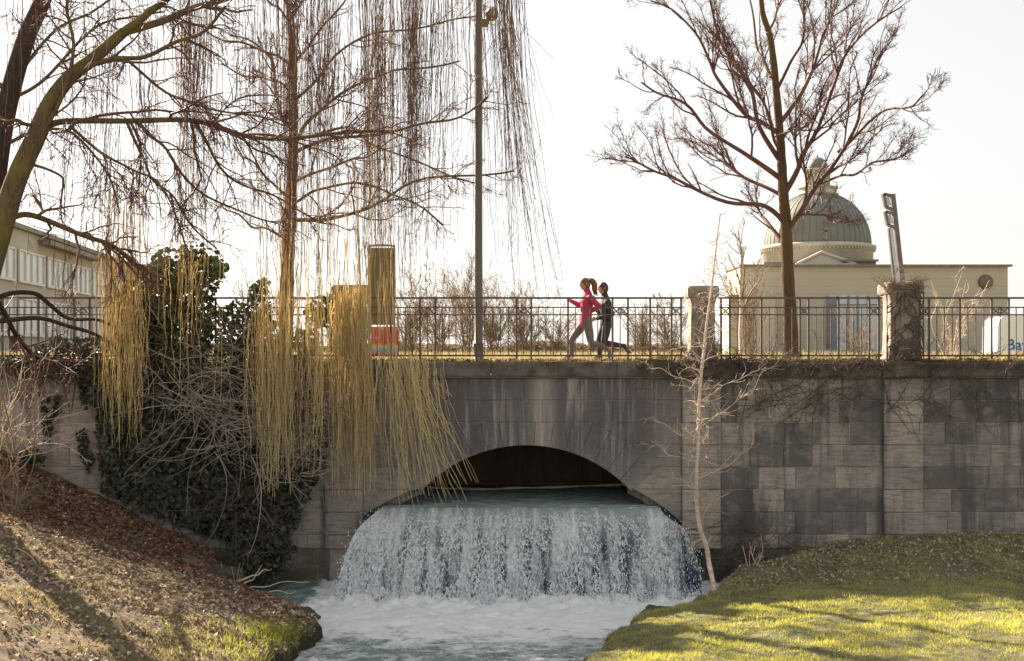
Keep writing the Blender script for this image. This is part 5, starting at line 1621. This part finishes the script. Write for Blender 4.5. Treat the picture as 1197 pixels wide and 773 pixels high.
M['lush'] = leafy('lush_grass', (0.1, 0.13, 0.035), (0.24, 0.26, 0.07), 0.45, .6, .3, (0.5, 0.52, 0.05))
tag(mb.build('tall_grass', M['lush']), 'taller bright green grass tufts along the bank edges', 'grass', kind='stuff')
# leaf litter on the left bank
x, y, z = pick(70000, (-10, -2.7), (9.5, 21.9), lambda x, y, z: (z > .14) & (np.abs(x) < 0.45 * y + .6))
z = zfix(x, y, z)
keepp = rng.random(len(x)) < np.interp(y, [9, 15, 17.5, 19, 22], [.18, .3, .65, .85, 1])
x, y, z = x[keepp], y[keepp], z[keepp]
bare = np.array([noise.fractal(Vector((a * 1.4, b * 1.4, 2)), 1, 2, 4) for a, b in zip(x, y)])
k = bare + rng.normal(0, .2, len(x)) > -.35
x, y, z = x[k], y[k], z[k]
red = (rng.random(len(x)) < .78 * np.interp(y + (x + 6) * .25, [17.9, 20.2], [.03, .95]))
mb = MB(); C = np.stack([x, y, z + rng.uniform(.004, .03, len(x))], -1)
mb.leaves(C[red], rng.uniform(.04, .095, red.sum()), np.array([[.1, -.4, 1]]), tone=rng.random(red.sum()) ** 1.5)
tag(mb.build('red_leaf_litter', M['litter'], smooth=False), 'reddish brown fallen leaves at the foot of the left wall', 'leaves', kind='stuff')
mb = MB(); nr = ~red
mb.leaves(C[nr], rng.uniform(.03, .07, nr.sum()), np.array([[.1, -.3, 1]]), tone=rng.random(nr.sum()) ** 1.3)
tag(mb.build('dry_leaf_litter', M['litter_pale'], smooth=False), 'pale dry fallen leaves strewn down the left bank', 'leaves', kind='stuff')
x, y, z = pick(7000, (1.2, 9.8), (18.8, 21.9), lambda x, y, z: (z > .14) & (np.abs(x) < 0.45 * y + .4), .6)
z = zfix(x, y, z)
mb = MB(); mb.leaves(np.stack([x, y, z + rng.uniform(.006, .03, len(x))], -1), rng.uniform(.025, .055, len(x)), np.array([[0, -.3, 1]]), tone=rng.random(len(x)) ** 1.4)
tag(mb.build('lawn_leaf_litter', M['litter_pale'], smooth=False), 'pale dead leaves on the shaded lawn under the wall', 'leaves', kind='stuff')
# stones along the left bank edge and in the hollow
M['rock'] = simple('mossy_rock', (0.1, 0.085, 0.07), (0.06, 0.06, 0.035), 6, .85, .8, dist=.03)
for px, py, Y, s, lab in ((262, 668, 20.6, .3, 'mossy boulder at the left bank edge by the dark water'), (352, 715, 18.4, .2, 'low rock in the left bank edge above the foam'), (912, 650, 21.35, .26, 'dark rock in the hollow at the wall foot right of the sapling'), (770, 712, 18.9, .2, 'grey stone in the right bank edge by the foam')):
    mb = MB(); k, m = 18, 12
    c0 = W(px, py, Y)
    V = []
    for i in range(m + 1):
        a = math.pi * i / m
        for j in range(k):
            b = 2 * math.pi * j / k
            d = Vector((math.sin(a) * math.cos(b), math.sin(a) * math.sin(b), math.cos(a)))
            rr_ = s * (1 + .35 * noise.fractal(d * 1.6 + Vector((px, 0, 0)), 1, 2, 4))
            V.append((c0[0] + d.x * rr_ * 1.3, c0[1] + d.y * rr_, c0[2] - s * .35 + d.z * rr_ * .65))
    mb.add(V, [(i * k + j, i * k + (j + 1) % k, (i + 1) * k + (j + 1) % k, (i + 1) * k + j) for i in range(m) for j in range(k)])
    tag(mb.build('bank_rock', M['rock']), lab, 'rock')

# far woods on the horizon
mb = MB()
n = 26000
x = rng.uniform(-160, 190, n); 
hg = 2.4 + 1.6 * np.array([noise.fractal(Vector((a * .05, 0, 0)), 1, 2, 4) for a in x])
z = DECK - 1 + np.abs(rng.random(n) ** 1.2 * hg); y = 330 + rng.uniform(0, 14, n)
mb.leaves(np.stack([x, y, z], -1), rng.uniform(.6, 1.3, n), np.array([[0, -1, .3]]), tone=rng.random(n))
M['far'] = leafy('far_bare_woods', (0.16, 0.12, 0.08), (0.3, 0.23, 0.15), .3, .9)
tag(mb.build('far_woods', M['far'], smooth=False), 'hazy brown far-off woods on the horizon', 'woods', kind='stuff')


# ------------------------------------------------------------------ people
def capsules(mb, pts, radii, k=16):
    """closed limb: rings with separate in-plane and sideways radii and rounded ends"""
    pts = np.asarray(pts, float)
    n = max(8, 5 * len(pts))
    rad = np.array([(r, r) if np.isscalar(r) else r for r in radii], float)
    c = catmull(pts, n) if len(pts) > 2 else np.linspace(pts[0], pts[1], n)
    rs = np.stack([np.interp(np.linspace(0, len(pts) - 1, n), range(len(pts)), rad[:, i]) for i in (0, 1)], 1)
    T = np.gradient(c, axis=0); T /= np.linalg.norm(T, axis=1, keepdims=True)
    rows, rr = [], []
    for e, sgn in ((0, -1), (-1, 1)):
        cap = [(c[e] + sgn * T[e] * min(rs[e]) * math.sin(q), rs[e] * max(.05, math.cos(q)), T[e]) for q in (1.45, 1.1, .75, .4)]
        if sgn < 0: start = cap
        else: end = cap[::-1]
    allr = start + [(c[i], rs[i], T[i]) for i in range(n)] + end
    a = np.arange(k) * 2 * math.pi / k
    V = []
    for p, r, t in allr:
        y = np.array([0, 1.0, 0]) - t[1] * t
        if np.linalg.norm(y) < .2: y = np.array([1.0, 0, 0]) - t[0] * t
        y /= np.linalg.norm(y); x = np.cross(t, y)
        V.append(p + np.outer(np.cos(a) * r[1], y) + np.outer(np.sin(a) * r[0], x))
    V = np.vstack(V); m = len(allr)
    q = [(i * k + j, i * k + (j + 1) % k, (i + 1) * k + (j + 1) % k, (i + 1) * k + j) for i in range(m - 1) for j in range(k)]
    mb.add(V, q)
    b0 = mb.n - len(V)
    mb.f.append(np.array([list(range(b0 + k - 1, b0 - 1, -1)), list(range(mb.n - k, mb.n))])); mb.mi.append(np.zeros(2)); mb.a.append(np.zeros(2))


def fuse(name, mb, mat, parent, voxel=.008, smooth=3):
    """one continuous surface out of overlapping closed pieces"""
    o = part(mb, name, mat, parent)
    r = o.modifiers.new('fuse', 'REMESH'); r.mode = 'VOXEL'; r.voxel_size = voxel; r.use_smooth_shade = True
    sm = o.modifiers.new('smooth', 'SMOOTH'); sm.factor = .5; sm.iterations = smooth
    bpy.context.view_layer.update()
    dg = bpy.context.evaluated_depsgraph_get()
    m2 = bpy.data.meshes.new_from_object(o.evaluated_get(dg)); o.modifiers.clear()
    o.data = m2; m2.name = name
    m2.materials.clear(); m2.materials.append(mat)
    for p in m2.polygons: p.use_smooth = True; p.material_index = 0
    return o


def fabric(name, c, c2=None, rough=.7):
    return simple(name, c, c2 or tuple(.75 * k for k in c), 14, rough, .25, dist=.006)


M['skin'] = simple('skin', (0.5, 0.28, 0.19), (0.44, 0.23, 0.16), 9, .5, .02)
M['pink'] = fabric('pink_jacket_fabric', (0.5, 0.045, 0.11)); M['grey_tights'] = fabric('grey_tights_fabric', (0.2, 0.17, 0.155))
M['dark_top'] = fabric('charcoal_top_fabric', (0.045, 0.042, 0.052)); M['dark_tights'] = fabric('dark_tights_fabric', (0.05, 0.043, 0.05))
M['hair_brown'] = fabric('brown_hair', (0.2, 0.115, 0.055), (0.13, 0.075, 0.04), .5); M['hair_dark'] = fabric('dark_hair', (0.07, 0.05, 0.04), None, .5)
M['shoe'] = fabric('running_shoe', (0.28, 0.22, 0.2), (0.15, .12, .11)); M['sock'] = fabric('pink_sock', (0.6, 0.2, 0.22))


def runner(label, Yp, px_pts, top, tights, hair, pony, shoes, hs):
    """px_pts: joints as photo pixels with a depth offset"""
    J = {k: W(v[0], v[1], Yp + v[2]) for k, v in px_pts.items()}
    gx_ = 0.5 * (J['hip_n'][0] + J['hip_f'][0])
    root = thing('person', label, 'person', (gx_, Yp, DECK + .03))
    mid = lambda a, b, t=.5: J[a] + (J[b] - J[a]) * t
    head = J['head']; fwd = np.array([-1, 0, 0.0]); u = np.array([0, 0, 1.0])
    pel = 0.5 * (J['hip_n'] + J['hip_f']) + u * .03
    chest = J['neck'] + (pel - J['neck']) * .3; waist = J['neck'] + (pel - J['neck']) * .68
    # one continuous body
    mb = MB()
    def limbs_(fat, upto_arm, upto_leg, what):
        if 'legs' in what:
            for s in ('n', 'f'):
                capsules(mb, [pel * .4 + J['hip_' + s] * .6 + u * .03, J['hip_' + s], mid('hip_' + s, 'knee_' + s, .5), J['knee_' + s], mid('knee_' + s, 'ank_' + s, .35), mid('knee_' + s, 'ank_' + s, upto_leg)],
                         [.095 + fat, .088 + fat, .073 + fat, .052 + fat, .05 + fat, .035 + fat])
        if 'arms' in what:
            for s in ('n', 'f'):
                capsules(mb, [chest * .35 + J['sh_' + s] * .65, J['sh_' + s], mid('sh_' + s, 'el_' + s, .5), J['el_' + s], mid('el_' + s, 'ha_' + s, .4), mid('el_' + s, 'ha_' + s, upto_arm)],
                         [.06 + fat, .056 + fat, .045 + fat, .037 + fat, .036 + fat, .025 + fat])
    limbs_(0, .95, 1.0, ('legs', 'arms'))
    capsules(mb, [pel - u * .02, waist, chest, J['neck'] - u * .04], [(.105, .15), (.092, .13), (.11, .155), (.07, .1)])
    capsules(mb, [J['neck'] - u * .05, J['neck'] + (head - J['neck']) * .55], [.058, .052])
    for s in ('n', 'f'):
        d = J['ha_' + s] - J['el_' + s]; d /= np.linalg.norm(d)
        sd = np.cross(d, u); sd /= np.linalg.norm(sd) + 1e-9
        up_ = np.cross(sd, d); g_ = 1 if s == 'n' else -1
        w0, p1 = mid('el_' + s, 'ha_' + s, .92), J['ha_' + s] + d * .04
        capsules(mb, [w0, J['ha_' + s], p1], [.024, (.036, .02), (.038, .018)])
        for o_, l in ((-.030, .058), (-.011, .072), (.010, .068), (.029, .055)):
            a_ = p1 - d * .01 + up_ * o_
            b_ = a_ + d * l * .5 + sd * .006 * g_; c_ = b_ + d * l * .12 + sd * .03 * g_; e_ = c_ - d * .022 + sd * .012 * g_
            capsules(mb, [a_, b_, c_, e_], [.0105, .0098, .0092, .008], 8)
        a_ = J['ha_' + s] + up_ * .028; capsules(mb, [a_, a_ + d * .03 + up_ * .018 + sd * .01 * g_, a_ + d * .055 + up_ * .012 + sd * .024 * g_], [.0135, .0115, .009], 8)
    # head with brow, nose, lips, chin and ears
    hh = hs / 2
    k, m = 40, 30
    V = []
    for i in range(m + 1):
        ph_ = math.pi * min(max(i / m, .01), .99)
        for j in range(k):
            b_ = 2 * math.pi * j / k
            x, y, z = math.sin(ph_) * math.cos(b_), math.sin(ph_) * math.sin(b_), math.cos(ph_)
            w_ = .33 * hs * (1 - .18 * max(0, -z) ** 1.2)
            px_ = x * .40 * hs * (1 - .10 * max(0, -z))
            if x < 0:
                e = lambda c_, s_, yw: math.exp(-((z - c_) / s_) ** 2) * math.exp(-(y / yw) ** 2)
                pr = .030 * e(-.2, .13, .16) + .010 * e(.12, .10, .4) + .010 * e(-.5, .06, .3) + .009 * e(-.62, .05, .3) + .018 * e(-.86, .14, .35)
                pr -= .012 * math.exp(-((z - .0) / .09) ** 2) * math.exp(-((abs(y) - .36) / .15) ** 2)
                px_ -= pr * hs / .235
            elif z < -.3:
                px_ *= 1 - .35 * (-z - .3)
            V.append((head[0] + px_, head[1] + y * w_, head[2] + z * hh))
    mb.add(V, [(i * k + j, i * k + (j + 1) % k, (i + 1) * k + (j + 1) % k, (i + 1) * k + j) for i in range(m) for j in range(k)][::1])
    b0 = mb.n - len(V)
    mb.f.append(np.array([list(range(b0 + k - 1, b0 - 1, -1)), list(range(mb.n - k, mb.n))])); mb.mi.append(np.zeros(2)); mb.a.append(np.zeros(2))
    for s in (-1, 1):
        c_ = np.array(head) + np.array([.03, s * .325 * hs, -.005]); capsules(mb, [c_ + u * .018, c_ - u * .018], [(.018, .01), (.013, .009)], 10)
    fuse('body', mb, M['skin'], root, .0065, 2)
    # eyes, brows and mouth line
    M_eye = M.setdefault('eye', simple('eye', (0.03, .025, .02), None, 5, .3))
    M_lip = M.setdefault('lip', simple('lips', (0.4, .13, .11), None, 5, .5))
    mb = MB()
    for s in (-1, 1):
        for (dz, rr_) in ((.01, .011),):
            cc = np.array(head) + np.array([-.345 * hs, s * .13 * hs, dz])
            mb.tube([cc + [0, -.012, 0], cc + [-.004, 0, 0], cc + [0, .012, 0]], [.004, .008, .004], 6)
        cc = np.array(head) + np.array([-.37 * hs, s * .13 * hs, .033]); mb.tube([cc + [.008, s * .022, -.003], cc + [-.002, 0, .002], cc + [-.004, -s * .016, 0]], .004, 5)
    part(mb, 'eyes', M_eye, root)
    mb = MB(); cc = np.array(head) + np.array([-.405 * hs, 0, -.27 * hs]); mb.tube([cc + [.016, -.022, 0], cc, cc + [.016, .022, 0]], [.003, .006, .003], 6); part(mb, 'lips', M_lip, root)
    # clothes
    up2 = J['neck'] + (head - J['neck']) * .3
    mb = MB(); limbs_(.013, .86, 1, ('arms',))
    capsules(mb, [pel - u * .03, pel + u * .08, waist, chest, J['neck'] - u * .03], [(.128, .172), (.12, .16), (.112, .152), (.128, .175), (.085, .115)])
    capsules(mb, [J['neck'] - u * .05, up2], [.075, .066])
    fuse('jacket', mb, top, root, .009, 4)
    mb = MB(); limbs_(.009, 1, .93, ('legs',))
    capsules(mb, [pel + u * .1, pel + u * .02, 0.5 * (J['hip_n'] + J['hip_f']) - u * .05], [(.112, .155), (.122, .165), (.1, .13)])
    fuse('leggings', mb, tights, root, .009, 4)
    # hair cap
    mb = MB(); k, m = 28, 18
    V = []
    for i in range(m + 1):
        a = math.pi * i / m
        for j in range(k):
            b = 2 * math.pi * j / k
            x, y, z = math.sin(a) * math.cos(b), math.sin(a) * math.sin(b), math.cos(a)
            sc = 1.07 + .03 * noise.noise(Vector((x * 4, y * 4, z * 9)))
            lim = .12 if x < -.35 else (-.25 if x < .1 else -.75)
            inn = z < lim + .12 * x
            if inn: sc = .80
            V.append((head[0] + x * .41 * hs * sc + .006, head[1] + y * .34 * hs * sc, head[2] + z * hh * sc))
    mb.add(V, [(i * k + j, i * k + (j + 1) % k, (i + 1) * k + (j + 1) % k, (i + 1) * k + j) for i in range(m) for j in range(k)])
    hobj = part(mb, 'hair', hair, root)
    if pony:
        pc = catmull([W(*p, Yp) for p in pony], 14)
        mb = MB(); mb.tube(pc, np.array([.028, .045, .05, .052, .054, .056, .056, .055, .052, .048, .04, .03, .02, .008]), 12)
        Q = np.repeat(pc[None], 60, 0) + rng.normal(0, .022, (60, 1, 3)); mb.tubes(Q, np.full((60, 14), .006), 3)
        part(mb, 'ponytail', hair, hobj)
    for s in ('n', 'f'):
        toe, heel, ank = J['toe_' + s], J['heel_' + s], J['ank_' + s]
        d = (toe - heel); ln = np.linalg.norm(d); d /= ln
        up_ = (ank - heel) - d * ((ank - heel) @ d); up_ /= np.linalg.norm(up_) + 1e-9
        mb = MB(); capsules(mb, [heel + up_ * .04 + d * .03, heel + up_ * .05 + d * .1, heel + up_ * .042 + d * (ln * .68), heel + up_ * .034 + d * (ln - .03)], [(.036, .038), (.042, .04), (.036, .046), (.024, .036)])
        capsules(mb, [heel + up_ * .05 + d * .06, ank * .9 + heel * .1], [.044, .043])
        fuse('shoe', mb, shoes, root, .008, 3)
        mb = MB(); sl = [heel + d * t * ln for t in (0, .3, .65, .97)]
        s2_ = np.cross(d, up_)
        for a, b in zip(sl[:-1], sl[1:]):
            w1 = .042
            V = [a - s2_ * w1, a + s2_ * w1, b + s2_ * w1, b - s2_ * w1]
            V += [q + up_ * .022 for q in V]
            mb.add(V, [(3, 2, 1, 0), (4, 5, 6, 7), (0, 1, 5, 4), (1, 2, 6, 5), (2, 3, 7, 6), (3, 0, 4, 7)])
        part(mb, 'sole', M['white_frame'], root, False)
        if shoes == M['shoe'] and s == 'n' and pony:
            mb = MB(); a = mid('knee_n', 'ank_n', .86); mb.tube([a, ank + (ank - a) * .12], [.043, .043], 12); part(mb, 'sock', M['sock'], root)
    return root


runner('running woman in a pink jacket and grey tights with a ponytail', 23.3, dict(
    head=(683.6, 332.3, 0), neck=(687, 342.5, 0), sh_n=(690.5, 348.5, -.16), el_n=(700.2, 358.5, -.22), ha_n=(690.5, 364.5, -.14),
    sh_f=(684.5, 348.5, .16), el_f=(677.5, 357, .18), ha_f=(666.5, 351.5, .12),
    hip_n=(686.2, 377, -.09), knee_n=(691.5, 400.5, -.1), ank_n=(712.5, 409.0, -.1), heel_n=(715.8, 409.5, -.1), toe_n=(714.5, 424.0, -.1),
    hip_f=(683.4, 377, .09), knee_f=(668.6, 397, .1), ank_f=(668.2, 415.5, .1), heel_f=(670.2, 421.0, .1), toe_f=(656.5, 421.5, .1)),
    M['pink'], M['grey_tights'], M['hair_brown'], [(688, 329), (692, 328.5), (695, 333), (694.5, 339), (696, 343.5)], M['shoe'], .232)
runner('running man in charcoal top and dark tights behind the woman', 24.1, dict(
    head=(704.8, 337.2, 0), neck=(707.5, 347.5, 0), sh_n=(710.5, 353.5, -.18), el_n=(715.2, 368.5, -.24), ha_n=(695.5, 373.0, -.18),
    sh_f=(706.5, 353.5, .18), el_f=(704, 370, .2), ha_f=(697, 362, .16),
    hip_n=(709.6, 379, -.09), knee_n=(706.6, 401.0, -.1), ank_n=(728.0, 404.5, -.1), heel_n=(731, 401.0, -.1), toe_n=(739.5, 412.5, -.1),
    hip_f=(707.6, 379, .09), knee_f=(699.5, 401, .1), ank_f=(701.5, 417, .1), heel_f=(704, 421.6, .1), toe_f=(690.5, 421.8, .1)),
    M['dark_top'], M['dark_tights'], M['hair_dark'], None, M['dark_tights'], .235)

# ------------------------------------------------------------------ light, sky, camera
world = bpy.data.worlds.new('World'); scene.world = world; world.use_nodes = True
nt = world.node_tree
bg = nt.nodes['Background']
sky = nt.nodes.new('ShaderNodeTexSky'); sky.sky_type = 'NISHITA'; sky.sun_disc = False
sky.sun_elevation = SUN_EL; sky.sun_rotation = SUN_AZ
sky.air_density = 1.0; sky.dust_density = 1.2; sky.ozone_density = 1.0; sky.altitude = 100
hs_ = nt.nodes.new('ShaderNodeHueSaturation'); hs_.inputs['Saturation'].default_value = 0.32
tint = nt.nodes.new('ShaderNodeMix'); tint.data_type = 'RGBA'; tint.blend_type = 'MULTIPLY'; tint.inputs[0].default_value = 1.0; tint.inputs[7].default_value = (1.05, 1.0, 0.96, 1)
# thin bright high cloud that evens out the clear sky
veil = nt.nodes.new('ShaderNodeMix'); veil.data_type = 'RGBA'; veil.inputs[0].default_value = 0.78; veil.inputs[7].default_value = (2.12, 2.12, 2.03, 1)
nt.links.new(sky.outputs[0], hs_.inputs['Color']); nt.links.new(hs_.outputs[0], tint.inputs[6]); nt.links.new(tint.outputs[2], veil.inputs[6]); nt.links.new(veil.outputs[2], bg.inputs['Color'])
bg.inputs['Strength'].default_value = 0.085
sun = bpy.data.lights.new('sun', 'SUN'); sun.energy = 5.0; sun.angle = math.radians(0.6); sun.color = (1.0, 0.87, 0.68)
so = bpy.data.objects.new('sun', sun); COL.objects.link(so)
dv = Vector((math.sin(SUN_AZ) * math.cos(SUN_EL), math.cos(SUN_AZ) * math.cos(SUN_EL), math.sin(SUN_EL)))
so.rotation_euler = dv.to_track_quat('Z', 'Y').to_euler()
so.location = (-20, 30, 30)
cam = bpy.data.cameras.new('camera'); co = bpy.data.objects.new('camera', cam); COL.objects.link(co)
co.location = (0, 0, CZ); co.rotation_euler = (math.pi / 2, 0, 0)
cam.sensor_width = 36; cam.lens = 36 * FPX / 1197; cam.shift_y = (HZ - 386.5) / 1197; cam.clip_end = 8000; cam.clip_start = .1
scene.camera = co
vs = scene.view_settings
vs.view_transform = 'Standard'; vs.look = 'None'; vs.gamma = 1; vs.exposure = 2.0
scene.render.engine = 'CYCLES'
scene.cycles.max_bounces = 6; scene.cycles.transparent_max_bounces = 8
scene.cycles.use_denoising = True
